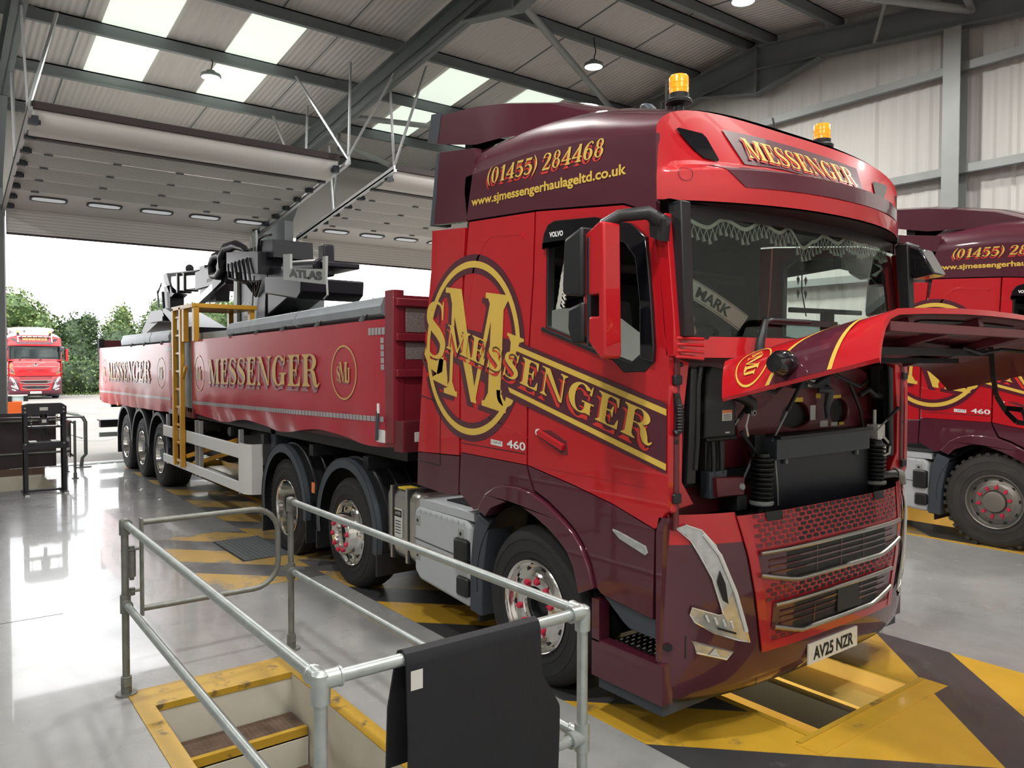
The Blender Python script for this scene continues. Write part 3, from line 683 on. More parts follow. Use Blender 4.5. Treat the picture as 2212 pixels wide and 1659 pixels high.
def side_graphic(root):
    P = MB(); fn = side_fn
    cx, cz, r = -.665, 2.115, .60
    a1, a2 = -28, 20
    cl = lambda polys: [q for q in polys if min(p[0] for p in q) > -1.22-.04*(2.7-sum(p[1] for p in q)/len(q))]
    for ro, ri, m_, o in ((r+.045, r-.085, maroon, .0005), (r+.0, r-.045, gold, .0025)):
        P.flat(cl(arcb(cx, cz, ro*.95, ro, ri*.95, ri, a2-20, 360+a1, 60)), lambda x, z: fn(x, z, o), m_)
    B = [(-.21, 2.14), (1.12, 1.78), (1.12, 1.485), (-.27, 1.83)]
    P.flat([[(-.10, 2.145), (1.12, 1.81), (1.12, 1.45), (-.30, 1.81)]], lambda x, z: fn(x, z, .003), maroon)
    P.flat([[(-.98, 2.30), (-.10, 2.145), (-.30, 1.81), (-.98, 2.06)]], lambda x, z: fn(x, z, .0015), maroon)
    P.flat([[(-.13, 2.125), (1.12, 1.782), (1.12, 1.748), (-.13, 2.09)], [(-.22, 1.86), (-.20, 1.825), (1.12, 1.468), (1.12, 1.502)]], lambda x, z: fn(x, z, .0045), gold)
    # initials inside the ring
    M_ = [[(x+.0, z) for x, z in pl] for pl in serif('M', (-1.02, 1.80), (.82, -.12), (.05, .76))]
    S_ = serif('S', (-1.245, 2.06), (.30, -.03), (0, .42)); J_ = serif('J', (-.36, 1.83), (.26, -.07), (.06, .40)); T_ = serif('J', (-.62, 1.74), (.30, -.08), (0, .34))
    S2 = [[(-1.25, 2.14), (-1.21, 2.05), (-1.1, 2.03), (-1.0, 2.06), (-1.02, 1.95), (-1.08, 1.93), (-1.2, 1.98), (-1.27, 2.08)]]
    foot = [[(-1.19, 1.90), (-1.10, 1.93), (-1.06, 2.05), (-.97, 2.03), (-.95, 1.90), (-.95, 1.84)]]
    for g in (M_, S_, J_, S2, foot): P.flat(shift(g, -.045, -.03), lambda x, z: fn(x, z, .001), maroon)
    for g in (M_, S_, J_, S2, foot): P.flat(g, lambda x, z: fn(x, z, .002), gold)
    T = serif(MESS, (-.965, 2.125), (2.00, -.545), (.035, .165))
    P.flat(shift(T, -.022, -.030), lambda x, z: fn(x, z, .005), redv); P.flat(shift(T, -.006, -.008), lambda x, z: fn(x, z, .0058), maroon); P.flat(T, lambda x, z: fn(x, z, .0068), gold)
    # model figures
    P.mesh2(lay(sans('460', .02), (-.235, 1.468), (.195, -.006), (0, .052)), lambda x, z: fn(x, z, .002), white)
    P.flat([[(-.415, 1.507), (-.285, 1.5), (-.285, 1.466), (-.415, 1.472)]], lambda x, z: fn(x, z, .001), white)
    P.mesh2(lay(sans('I-SAVE'), (-.405, 1.481), (.11, -.004), (0, .02)), lambda x, z: fn(x, z, .002), ink)
    # roof side: telephone number and web address
    T = [[(p[0]+(p[1]-3.2)*.25, p[1]) for p in pl] for pl in serif('(01455) 284468', (-.47, 3.205), (1.13, -.045), (0, .098))]
    P.flat(shift(T, -.014, -.02), lambda x, z: fn(x, z, .001), redv); P.flat(shift(T, -.004, -.005), lambda x, z: fn(x, z, .0016), maroon); P.flat(T, lambda x, z: fn(x, z, .0024), gold)
    P.mesh2(lay(sans('www.sjmessengerhaulageltd.co.uk', .028), (-.645, 3.09), (1.47, -.06), (.0, .056)), lambda x, z: fn(x, z, .002), gold)
    return P.build('side_lettering', root, recalc=False)
def tractor(name, loc, rz, label, openlid=True, detail=True, fw_style='front', plate_txt='AV25 NZR', bar_lights=False, window_open=True):
    root = empty(name, loc, rz); tag(root, label, 'truck', 'red and maroon haulage tractor units')
    both = (-1, 1)
    # ---- cab shell
    m = MB()
    m.box((-.78, -1.2, 1.05), (-.74, 1.2, 3.0), maroon); m.box((-.74, -1.2, 1.32), (.95, 1.2, 1.40), dark)
    m.box((-.74, -1.2, 1.4), (-.05, -1.16, 2.99), seat); m.box((-.74, 1.16, 1.4), (-.05, 1.2, 2.99), seat); m.box((-.735, -1.16, 1.4), (-.72, 1.16, 3.3), seat)
    m.box((-.74, -1.21, 2.96), (.98, 1.21, 3.02), dark)
    for s in both:
        m.prism([(1.02, 2.78), (1.10, 2.78), (1.165, 2.17), (1.165, 2.05), (1.11, 2.05), (1.10, 2.17)], 'y', s*1.25, s*1.20, red)
        m.prism([(1.075, 2.84), (1.165, 2.84), (1.20, 2.15), (1.14, 2.15)], 'y', s*1.21, s*1.135, black)
    m.build('cab_shell', root, bevel=.006)
    # ---- side panels, skirts, arches
    for s in both:
        m = MB()
        m.prism([(-.78, 1.385), (-.035, 1.375), (-.03, 2.0), (-.008, 2.25), (.022, 2.55), (.038, 2.945), (-.675, 2.985), (-.735, 2.6), (-.78, 2.03)], 'y', s*1.25, s*1.215, red)
        m.prism([(-.80, 1.10), (-.62, 1.0), (-.55, 1.02)]+ARCO[1:6]+[(.03, 1.225), (-.01, 1.30), (-.035, 1.37), (-.78, 1.38)], 'y', s*1.25, s*1.215, maroon)
        for a, b in (((-.77, 2.036), (-.04, 2.032)), ((-.775, 1.452), (-.045, 1.442))): m.bar((a[0], s*1.2505, a[1]), (b[0], s*1.2505, b[1]), .002, .006, ink)
        for a, b in (((-.62, 2.66), (-.50, 2.82)), ((-.50, 2.82), (-.42, 2.86)), ((-.42, 2.86), (-.08, 2.83)), ((-.62, 2.66), (-.72, 2.33)), ((-.72, 2.33), (-.69, 2.27)), ((-.08, 2.83), (-.075, 2.80)), ((-.78, 1.735), (-.02, 1.545))): m.bar((a[0], s*1.249, a[1]), (b[0], s*1.249, b[1]), .006, .022 if b[1] > 1.9 else .006, red)
        m.build('sleeper_panel', root, bevel=.004)
        m = MB()
        m.prism(ARCO+ARCI[::-1], 'y', s*1.275, s*1.14, maroon); m.build('wheel_arch', root, bevel=.012, seg=3)
        m = MB(); m.lathe([(.60, s*1.24), (.60, s*.7)], (0, 0, .52), 'y', black, 24, -8, 188); m.box((-.62, min(s*.62, s*.7), .5), (.6, max(s*.62, s*.7), 1.3), black)
        m.build('wheel_housing', root)
    # ---- doors
    for s in both:
        m = MB()
        op = [(-.018, 1.375), (-.012, 2.0), (.008, 2.25), (.038, 2.55), (.055, 2.945), (.80, 2.865), (.93, 2.82), (1.005, 2.77), (1.05, 2.57), (1.095, 2.17), (1.12, 2.06), (1.13, 1.75), (1.13, 1.28), (1.05, 1.16), (1.04, 1.155), (.74, 1.24), (.41, 1.305)]
        m.prism(op, 'y', s*1.25, s*1.21, red, holes=[WIN])
        m.prism([(-.018, 1.368), (.41, 1.298), (.74, 1.233), (1.04, 1.148), (1.03, .68), (.65, .72), (.61, .745), (.57, .87), (.50, .975), (.42, 1.05), (.32, 1.11), (.18, 1.18), (.05, 1.225), (.01, 1.30)], 'y', s*1.25, s*1.21, maroon)
        m.bar((.0, s*1.2505, 1.375), (1.0, s*1.2505, 1.36), .001, .001, maroon)
        if s < 0:
            m.prism([(1.045, 1.96), (1.13, 2.06), (1.13, 1.82), (.9, 1.84), (.82, 1.96)], 'y', -1.252, -1.25, redv if False else red)
        d = m.build('door', root, bevel=.005)
        f = MB(); ins = [(x+(.52-x)*.035, z+(2.4-z)*.035) for x, z in WIN]
        f.prism(WIN, 'y', s*1.248, s*1.19, black, holes=[ins])
        f.bar((.12, s*1.255, 2.225), (.72, s*1.255, 2.045), .02, .025, black); f.prism([(.68, 2.07), (.81, 1.965), (.97, 1.97), (1.03, 2.02), (1.035, 2.12), (.98, 2.10), (.86, 2.02)], 'y', s*1.25, s*1.215, black)
        # weather shield: a dark rounded band over the top and front of the window
        rim_ = [(.14, 2.70), (.155, 2.79), (.19, 2.84), (.26, 2.86), (.60, 2.83), (.88, 2.755), (.985, 2.67), (1.025, 2.33), (1.045, 2.1), (1.04, 2.02), (.95, 2.04), (.945, 2.33), (.91, 2.57), (.83, 2.66), (.60, 2.73), (.14, 2.745)]
        f.prism(rim_, 'y', s*1.275, s*1.245, gloss); f.build('window_surround', d, bevel=.008)
        if s < 0:
            t = MB(); t.mesh2(lay(sans('VOLVO', .05), (.215, 2.765), (.125, -.004), (.0, .03)), lambda x, z: (x, -1.2775, z), white); t.build('shield_lettering', d, recalc=False)
        g = MB()
        if window_open: g.prism([(.15, 2.24), (.16, 2.33), (.25, 2.34), (.55, 2.335), (.75, 2.27), (.97, 2.14), (1.03, 2.05), (1.0, 1.99), (.81, 1.98), (.68, 2.08)], 'y', s*1.228, s*1.224, glassd)
        else: g.prism(WIN, 'y', s*1.228, s*1.224, glassd)
        g.build('side_glass', d, recalc=False)
        h = MB(); h.prism([(.06, 1.60), (.20, 1.61), (.35, 1.555), (.36, 1.47), (.30, 1.475), (.06, 1.57)], 'y', s*1.252, s*1.235, dkred); h.bar((.10, s*1.262, 1.59), (.33, s*1.262, 1.515), .025, .035, red); h.prism(arc(.085, 1.59, .02, 0, 360, 12)[:-1], 'y', s*1.262, s*1.25, white); h.prism(arc(.088, 1.588, .009, 0, 360, 10)[:-1], 'y', s*1.264, s*1.26, ink)
        h.build('door_handle', d, bevel=.005)
        k = MB(); k.prism([(.74, 1.105), (.79, 1.098), (.985, 1.055), (1.0, 1.02), (.985, 1.005), (.79, 1.06), (.745, 1.09)], 'y', s*1.262, s*1.248, clear); k.build('side_marker', root, bevel=.004)
        g = MB(); g.prism([(.61, .735), (.65, .715), (1.03, .675), (1.045, .57), (.85, .575), (.80, .60)], 'y', s*1.235, s*1.15, grey); g.build('lower_trim', root, bevel=.01)
    # ---- roof
    m = MB(); NY = 28
    ys = [-1.25+2.5*(.5-.5*math.cos(math.pi*i/NY)) for i in range(NY+1)]
    xs = [-.74, -.68, -.5, -.25, 0, .25, .5, .75, .9, 1.0]
    def rp(i, j):
        y = ys[round(i*NY)]; x = xs[round(j*9)]
        if x > .95: x = hdr(y, roofz(y, 1.0))[0]
        z = roofz(y, x)
        if x < -.7: z -= .03
        return (x, y, z)
    m.grid(rp, NY, 9, maroon)
    for s in both:
        top = [(x, zs_(x)) for x in (-.72, -.25, 0, .5, .75, 1.03)]
        m.prism([(-.70, 3.0), (.05, 2.957), (.80, 2.877), (1.0, 2.80), (1.035, 2.785)]+top[::-1]+[(-.735, 3.2)], 'y', s*1.25, s*1.22, maroon)
    m.prism([(-1.2, 2.98), (1.2, 2.98)]+[(y, roofz(y, -.74)-.03) for y in ys[::-1]], 'x', -.745, -.73, maroon)
    m.build('roof', root)
    # ---- header with sun visor
    m = MB(); NF = [0, .05, .14, .20, .26, .32, .345, .40, .45, .52, .6, .7, .78, .88, .95, 1.0]
    def hp(i, j):
        y = ys[round(i*NY)]*.9985; f = NF[round(j*15)]; return hdr(y, 2.86+f*(roofz(y, 1.0)-2.86))
    def hm(i, j):
        y = (ys[int(i*NY)]+ys[int(i*NY)+1])/2; f = (NF[int(j*15)]+NF[int(j*15)+1])/2
        return red
    m.grid(hp, NY, 15, hm)
    m.grid(lambda i, j: (lambda p: (p[0]+(1.12-p[0])*j, p[1], p[2]-.012+.0*j))(hdr(ys[round(i*NY)]*.998, 2.862)), NY, 4, black)
    m.flat([[(-.71, 3.315), (-.35, 3.335), (0, 3.34), (0, 3.135), (-.31, 3.135), (-.635, 3.115)], [(0, 3.34), (.35, 3.335), (.71, 3.315), (.635, 3.115), (.31, 3.135), (0, 3.135)]], lambda y, z: hdr(y, z, .006), maroon)
    if not detail:
        pass
    for fa, fb in zip([.15, .20, .26, .32, .345, .37], [.20, .26, .32, .345, .37, .40]):
        for k in range(26):
            ya, yb = (-1+2*k/26), (-1+2*(k+1)/26); za = lambda y, f: 2.86+f*(roofz(y, 1.0)-2.86)
            wa, wb = .80+.55*(fa-.15), .80+.55*(fb-.15)
            m.add([hdr(ya*wa, za(ya*wa, fa), .004), hdr(yb*wa, za(yb*wa, fa), .004), hdr(yb*wb, za(yb*wb, fb), .004), hdr(ya*wb, za(ya*wb, fb), .004)], [(0, 1, 2, 3)], maroon)
    T = serif(MESS, (-.575, 3.165), (1.17, .0), (0, .125))
    m.flat(shift(T, -.012, -.014), lambda y, z: hdr(y, z, .009), redv); m.flat(T, lambda y, z: hdr(y, z, .012), gold)
    for s in both:
        m.flat([[(s*1.10, 3.245), (s*1.08, 3.255), (s*.90, 3.255), (s*.875, 3.235), (s*.83, 3.115), (s*.845, 3.10), (s*.94, 3.11), (s*1.0, 3.15)]], lambda y, z: hdr(y, z, .008), gloss)
        m.flat(arcb(s*1.11, 2.995, .036, .036, .033, .033, 0, 360, 20), lambda y, z: hdr(y, z, .003), dkred)
    m.build('sun_visor', root, recalc=False, smooth=14)
    # ---- windscreen, cowl, wiper
    m = MB(); m.grid(lambda i, j: wsc(-1.13+2.26*i, 2.15+.68*j), 20, 6, glass); w = m.build('windscreen', root, recalc=False)
    m = MB(); m.grid(lambda i, j: wsc(-1.13+2.26*i, 2.79+.06*j, .003), 20, 1, black); m.grid(lambda i, j: wsc(-1.13+2.26*i, 2.14+.02*j, .003), 20, 1, black); m.build('windscreen_border', w, recalc=False)
    m = MB(); m.grid(lambda i, j: (FW(-1.22+2.44*i, 2.1)+.01-.05*abs(2*i-1)**6+.02*j, -1.22+2.44*i, 2.155-.11*j), 20, 2, red)
    for k in range(4):
        for s in both: m.tube([(1.155, s*1.235, 2.145-.032*k), (1.19, s*1.18, 2.142-.032*k), (1.21, s*1.08, 2.14-.034*k)], .008, red, 8)
    for a in (-.45, .05, .5): m.flat([[(a, 2.115), (a+.28, 2.115), (a+.28, 2.09), (a, 2.09)]], lambda y, z: (FW(y, 2.1)+.032, y, z), dkred)
    m.build('cowl', root)
    for y0, y1, z1 in ((-.735, -.66, 2.24), (.2, .26, 2.22)):
        m = MB(); m.tube([(1.30, y0, 2.06), (1.30, y0+.01, 2.13), (1.285, y1, z1), (1.275, y1+.06, z1+.012)], [.028, .024, .018, .016], black, 10)
        m.bar((1.262, y1+.02, z1+.008), (1.255, y1+.75, z1+.006), .02, .035, black); m.tube([(1.272, y1+.05, z1+.012), (1.268, y1+.45, z1+.014)], .012, black, 8); m.build('wiper', root)
    # ---- cab interior
    m = MB()
    m.prism([(.62, 1.42), (.86, 1.42), (.88, 2.06), (1.10, 2.10), (1.12, 2.135), (.95, 2.14), (.70, 2.02)], 'y', -1.12, 1.12, seat)
    for y in (-.55, .55):
        m.box((-.05, y-.26, 1.75), (.45, y+.26, 1.88), seat); m.prism([(-.10, 1.8), (.06, 1.8), (-.05, 2.45), (-.18, 2.45)], 'y', y-.24, y+.24, seat); m.box((-.2, y-.14, 2.45), (-.08, y+.14, 2.68), seat)
    m.box((-.72, -1.1, 2.65), (-.1, 1.1, 2.72), seat); m.box((-.72, -1.1, 1.7), (-.15, 1.1, 1.9), seat)
    ci = m.build('cab_interior', root, bevel=.02)
    m = MB(); c = Vector((.62, -.55, 2.12)); ax = Vector((.55, 0, -.83)).normalized(); e1 = Vector((0, 1, 0)); e2 = ax.cross(e1)
    m.tube([c+(e1*math.cos(t)+e2*math.sin(t))*.225 for t in [2*math.pi*k/28 for k in range(28)]], .016, black, 8, closed=True); m.tube([c, c+ax*.3], .03, black, 8); m.bar(c-e1*.2, c+e1*.2, .04, .02, black); m.build('steering_wheel', ci)
    if detail:
        # lace fringes
        m = MB(); N = 110; drop = []
        FR = [(-1.10, 2.80), (-.915, 2.752), (-.79, 2.806), (-.64, 2.765), (-.505, 2.815), (-.345, 2.773), (-.26, 2.81), (-.13, 2.705), (0, 2.757), (.1, 2.80), (.26, 2.77), (.38, 2.815), (.57, 2.79), (.73, 2.827), (.9, 2.79), (1.08, 2.82)]
        def fz(y):
            for (a, b), (c_, d_) in zip(FR, FR[1:]):
                if y <= c_: t = (y-a)/(c_-a); return b+(d_-b)*(3*t*t-2*t**3)
            return FR[-1][1]
        for i in range(N):
            y0, y1 = -1.1+2.18*i/N, -1.1+2.18*(i+1)/N
            m.add([wsc(y0, fz(y0), -.02), wsc(y1, fz(y1), -.02), wsc(y1, fz(y1)-.022, -.022), wsc(y0, fz(y0)-.022, -.022)], [(0, 1, 2, 3)], lace)
            if i % 2 == 0:
                z0 = fz(y0)-.022; h = .052+.006*math.sin(i*2.1)
                for dy in (-.02, .02): m.bar(wsc(y0+dy, z0, -.02), wsc(y0, z0-h, -.024), .0035, .0035, lace)
                m.tube([wsc(y0, z0-h+.008, -.024), wsc(y0, z0-h-.006, -.024), wsc(y0+.004, z0-h-.022, -.024)], [.006, .009, .011], lace, 6)
        m.build('windscreen_fringe', root, recalc=False)
        m = MB(); pts = [(.30-.012*k+.004*math.sin(k), 2.76-.045*k) for k in range(12)]
        for (a, b), (c_, d_) in zip(pts, pts[1:]):
            m.add([(a+.02, -1.19, b), (c_+.02, -1.19, d_), (c_-.025, -1.185, d_), (a-.02, -1.185, b)], [(0, 1, 2, 3)], lace)
            for q in range(2): m.tube([(a+.02, -1.19, b-.022*q), (a+.045, -1.19, b-.03-.022*q)], [.004, .009], lace, 5)
        m.build('side_curtain_fringe', root, recalc=False)
        m = MB(); N = 10; up = []; lo = []
        for k in range(N+1):
            t = k/N; y = -1.15+.50*t; z = 2.515-.20*t-.04*t*t; up.append((y, z)); lo.append((y-.035-.05*t, z-.098+.015*t))
        for k in range(N):
            m.add([wsc(*up[k], -.03), wsc(*up[k+1], -.03), wsc(*lo[k+1], -.03), wsc(*lo[k], -.03)], [(0, 1, 2, 3)], platew)
        def arcmap(a, b):
            t = a; y = -1.15+.50*t; z = 2.515-.20*t-.04*t*t; q = (y-.035-.05*t, z-.098+.015*t); return wsc(q[0]+(y-q[0])*b, q[1]+(z-q[1])*b, -.027)
        m.flat([[(k/12, e), ((k+1)/12, e), ((k+1)/12, e+.025), (k/12, e+.025)] for k in range(12) for e in (.06, .915)], arcmap, ink)
        m.mesh2(lay(sans('MARK', .035), (.34, .22), (.45, 0), (0, .56)), arcmap, ink); m.build('name_plate', root, recalc=False)
        # soft toy, dreamcatcher, dash camera, ruler-like lamp bar
        m = MB(); cm = mat('cream_plush', (.62, .52, .28), .9)
        for (y, z, r_) in ((-1.07, 2.30, .034), (-1.05, 2.245, .045), (-1.02, 2.20, .03), (-1.09, 2.325, .014), (-1.045, 2.325, .014), (-1.0, 2.185, .022)):
            m.lathe([(r_*math.sin(math.pi*i/8), -r_*math.cos(math.pi*i/8)) for i in range(9)], (1.07, y, z), 'z', cm, 12)
        m.build('soft_toy', root)
        m = MB(); m.tube([(1.12, -.06+.035*math.cos(t), 2.62+.045*math.sin(t)) for t in [2*math.pi*k/16 for k in range(16)]], .004, ink, 6, closed=True); m.tube([(1.12, -.06, 2.70), (1.12, -.06, 2.45), (1.12, -.01, 2.3)], .004, ink, 5)
        for y, z in ((-.1, 2.54), (-.02, 2.54), (-.1, 2.46), (-.02, 2.46)): m.add([(1.12, y, z), (1.12, y+.018, z-.02), (1.12, y, z-.06), (1.12, y-.018, z-.02)], [(0, 1, 2, 3)], ink)
        m.build('dreamcatcher', root)
        m = MB(); m.bar((1.14, -.22, 2.33), (1.12, .62, 2.345), .02, .03, black); m.box((1.13, .12, 2.2), (1.17, .22, 2.33), black); m.build('dash_bar', root, bevel=.006)
        m = MB(); m.prism([(.62, 2.72), (.80, 2.74), (.98, 2.66), (.85, 2.58), (.70, 2.62)], 'x', .98, 1.1, gloss); m.build('cab_mirror', root, bevel=.02)
    # ---- mirrors
    for s in both:
        m = MB(); sh = [(.84, 2.665), (.955, 2.725), (.985, 2.715), (1.00, 2.06), (.985, 2.035), (.965, 2.04), (.835, 2.16)]
        m.prism(sh, 'y', s*1.575, s*1.455, red, holes=[[(.885, 2.36), (.95, 2.36), (.95, 2.25), (.885, 2.25)]]); mi = m.build('mirror', root, bevel=.016, seg=3)
        m = MB(); m.prism([(.73, 2.66), (.86, 2.71), (.86, 2.35), (.72, 2.37), (.715, 2.42)], 'y', s*1.61, s*1.42, black); m.prism([(.75, 2.30), (.86, 2.33), (.86, 2.12), (.78, 2.115), (.745, 2.2)], 'y', s*1.60, s*1.42, black); m.box((.86, min(s*1.58, s*1.45), 2.1), (.89, max(s*1.58, s*1.45), 2.66), black); m.build('mirror_back', mi, bevel=.015)
        m = MB(); m.tube([(1.09, s*1.24, 2.72), (1.06, s*1.34, 2.775), (.97, s*1.45, 2.76), (.92, s*1.52, 2.71)], [.045, .035, .032, .03], black, 10); m.prism([(1.03, 2.77), (1.125, 2.74), (1.115, 2.63), (1.04, 2.66)], 'y', s*1.30, s*1.24, black); m.build('mirror_arm', mi)
    m = MB(); m.tube([(1.12, 1.18, 2.84), (1.20, 1.22, 2.80)], .03, black, 8); m.prism([(1.13, 2.84), (1.24, 2.80), (1.34, 2.62), (1.20, 2.60), (1.12, 2.68)], 'y', 1.16, 1.34, gloss); m.build('kerb_mirror', root, bevel=.02)
    # ---- bumper and grille
    m = MB()
    NZ = [.47, .55, .63, .71, .79, .87, .95, 1.01, 1.075, 1.12, 1.18, 1.23]
    def gw(z): return lerp(z, [(.46, .69), (1.21, .86)])
    for s in both:
        m.grid(lambda i, j: (lambda z: bum(s*(gw(z)+(1.245-gw(z))*i), z, 0))(NZ[round(j*11)]), 14, 11, lambda i, j: red if j > 8/11 else maroon)
        m.prism([(1.055, .47), (1.075, .47), (1.10, 1.16), (1.12, 1.22), (1.07, 1.22), (1.05, 1.14)], 'y', s*1.25, s*1.20, maroon)
    m.grid(lambda i, j: (lambda y, z: (FB(y, z)-.05*(j-.5)**2*0-.03*(1-j)**3, y, z))(-1.245+2.49*i, .25+.225*j), 32, 8, maroon)
    m.grid(lambda i, j: (lambda y: (FB(y, .25)-.035-.10*j*j, y, .25-.06*j))(-1.2+2.4*i), 24, 3, black); m.grid(lambda i, j: (lambda y: (FB(y, .25)-.135-.35*j, y, .19))(-1.2+2.4*i), 24, 1, black)
    for s in both:
        m.box((.57, min(s*1.25, s*1.17), .24), (1.10, max(s*1.25, s*1.17), .45), maroon); m.box((.57, min(s*1.25, s*1.17), .44), (.63, max(s*1.25, s*1.17), .68), maroon)
        m.box((.60, min(s*1.22, s*.75), .17), (1.08, max(s*1.22, s*.75), .25), grey)
        m.flat([arc(1.0, 0, 0, 0, 1, 2)[:0] or [(s*1.212+.02*math.cos(t), .54+.022*math.sin(t)) for t in [2*math.pi*k/14 for k in range(14)]]], lambda y, z: (FB(max(-1.25, min(1.25, y)), z)+.012, y, z), ink)
        for y, z0, z1 in ((.68, .26, .47), (1.13, .48, .60)): m.flat([[(s*y-.003, z0), (s*y+.003, z0), (s*y+.003, z1), (s*y-.003, z1)]], lambda y, z: bum(y, z, .002), ink)
    for s in both: m.flat([[(s*(1.13-.03*k), .60-.012*k), (s*(1.1-.03*k), .588-.012*k), (s*(1.1-.03*k), .582-.012*k), (s*(1.13-.03*k), .594-.012*k)] for k in range(0)], bum, ink)
    bp_ = m.build('bumper', root, recalc=False)
    m = MB(); m.box((.63, -1.2, .30), (1.08, 1.2, .34), dark); m.box((.63, -.9, .3), (1.08, .9, 1.1), dark)
    for s in both:
        st_ = MB(); st_.box((.64, min(s*1.235, s*.9), .40), (1.06, max(s*1.235, s*.9), .435), black)
        for a in range(9):
            for b in range(6): st_.tube([(.67+.043*a, s*(1.22-.05*b), .436), (.685+.043*a, s*(1.21-.05*b), .446), (.70+.043*a, s*(1.22-.05*b), .436)], .006, silver, 5)
        st_.build('step_plate', root)
    m.build('step_well', root)
    # grille
    m = MB()
    zlo, zhi = .46, 1.21
    m.grid(lambda i, j: (lambda z: bum((2*i-1)*gw(z), z, .006))(zlo+(zhi-zlo)*j), 20, 16, redmesh)
    for s in both:
        m.grid(lambda i, j: (lambda z: bum(s*(gw(z)-.06+.06*i), z, .012))(zlo+(zhi-zlo)*j), 2, 12, red)
    m.grid(lambda i, j: bum((2*i-1)*.66, .46+.05*j, .010), 16, 2, red)
    def hexes(y0, y1, z0, z1, ok, mm):
        r_ = 0
        z = z0
        while z < z1:
            y = y0+(.035 if r_ % 2 else 0)
            while y < y1:
                if ok(y, z): m.flat([[(y+.027*math.cos(R(a)), z+.0125*math.sin(R(a))) for a in (0, 50, 130, 180, 230, 310)]], lambda a, b: bum(a, b, .0085), mm)
                y += .070
            z += .0255; r_ += 1
    hexes(-.8, .82, 1.045, 1.20, lambda y, z: abs(y) < gw(z)-.09, ink) if not openlid else hexes(-.8, .82, 1.045, 1.20, lambda y, z: -.40 < y < .45, ink)
    hexes(-.8, .82, 1.045, 1.20, lambda y, z: .45 < abs(y) < gw(z)-.09 or y < -.40 and abs(y) < gw(z)-.09, dkred)
    hexes(-.8, .82, .745, .815, lambda y, z: abs(y) < .42, ink); hexes(-.8, .82, .745, .83, lambda y, z: .42 <= abs(y) < gw(z)-.09, dkred)
    hexes(-.7, .7, .50, .585, lambda y, z: .40 < abs(y) < gw(z)-.09 and z < .66-.3*abs(abs(y)-.62), dkred)
    if openlid:
        for y0 in (-.66, .44): m.flat([[(y0, 1.165), (y0+.13, 1.165), (y0+.13, 1.215), (y0, 1.215)]], lambda y, z: bum(y, z, .014), ink)
    for zt0, hw, ze, zc in ((1.005, .745, .895, .835), (.712, .63, .60, .535)):
        body = [(-hw, zt0), (hw, zt0), (hw-.01, ze), (hw*.62, zc), (-hw*.62, zc), (-hw+.01, ze)]
        n = 14
        for k in range(n):
            ya, yb = -hw+2*hw*k/n, -hw+2*hw*(k+1)/n
            lo = lambda y: ze+(zc-ze)*min(1, max(0, (hw-abs(y))/(hw*.38)))
            m.add([bum(ya, zt0, .011), bum(yb, zt0, .011), bum(yb, lo(yb), .011), bum(ya, lo(ya), .011)], [(0, 1, 2, 3)], maroon if abs(ya+yb)/2 > hw*.72 else ink)
        for q in range(3):
            z = zt0-.04-.035*q
            for k in range(10): m.add([bum(-hw*.9+hw*1.8*k/10, z, .016), bum(-hw*.9+hw*1.8*(k+1)/10, z, .016), bum(-hw*.9+hw*1.8*(k+1)/10, z-.011, .014), bum(-hw*.9+hw*1.8*k/10, z-.011, .014)], [(0, 1, 2, 3)], maroon)
        for yv in (-.25, 0, .25): m.flat([[(yv-.004, zt0), (yv+.004, zt0), (yv+.004, zc+.01), (yv-.004, zc+.01)]], lambda y, z: bum(y, z, .015), maroon)
        g1 = [bum(-hw+2*hw*k/14, zt0+.004, .022) for k in range(15)]
        m.tube(g1, .013, silver, 8)
        g2 = [bum(y, ze+(zc-ze)*min(1, (hw-abs(y))/(hw*.38))-.004, .022) for y in [-hw+2*hw*k/20 for k in range(21)]]
        m.tube(g2, .014, silver, 8)
    m.box((FB(0, .6)+.012, -.02, .56), (FB(0, .6)+.022, .22, .70), black)
    m.build('grille', root, recalc=False)
    m = MB(); m.box((1.315, -.27, .296), (1.325, .255, .414), platew); plate_txt and m.mesh2(lay(sans(plate_txt, .03), (-.225, .318), (.43, 0), (0, .074)), lambda y, z: (1.3275, y, z), ink); m.disc((1.327, -.245, .355), 'x', .006, stickw, 8); m.disc((1.327, .23, .355), 'x', .006, stickw, 8)
    m.build('number_plate', root, recalc=False)
    for s in both:
        A = [(1.18, 1.165), (1.14, 1.18), (1.067, 1.15), (1.0, 1.068), (.975, .99), (.91, .84), (.838, .68), (.79, .535), (.865, .558), (1.005, .612), (1.10, .675), (1.122, .716), (1.115, .752), (.985, .705), (.96, .71), (1.02, .90), (1.075, 1.01), (1.12, 1.10)]
        m = MB(); S1 = [[(1.18, 1.165), (1.14, 1.18), (1.067, 1.15), (1.075, 1.01), (1.12, 1.10)], [(1.067, 1.15), (1.0, 1.068), (.975, .99), (1.02, .90), (1.075, 1.01)], [(.975, .99), (.91, .84), (.96, .71), (1.02, .90)], [(.91, .84), (.838, .68), (.79, .535), (.865, .558), (.96, .71)], [(.96, .71), (.865, .558), (1.005, .612), (1.10, .675), (1.122, .716), (1.115, .752), (.985, .705)]]
        m.flat([[(s*a, b) for a, b in q] for q in S1], lambda y, z: bum(y, z, .014), clear)
        B = [(s*a, b) for a, b in A]
        m.tube([bum(a, b, .014) for a, b in B], .006, chrome, 6, closed=True)
        m.flat([[(s*.985, .94), (s*.955, .87), (s*.935, .76), (s*.965, .78), (s*1.0, .88)], [(s*.88, .60), (s*.99, .64), (s*.99, .63), (s*.88, .59)]], lambda y, z: bum(y, z, .018), ink)
        m.tube([bum(s*a, b, .02) for a, b in ((1.06, 1.13), (.985, 1.02), (.90, .82), (.82, .60))], .011, white, 6)
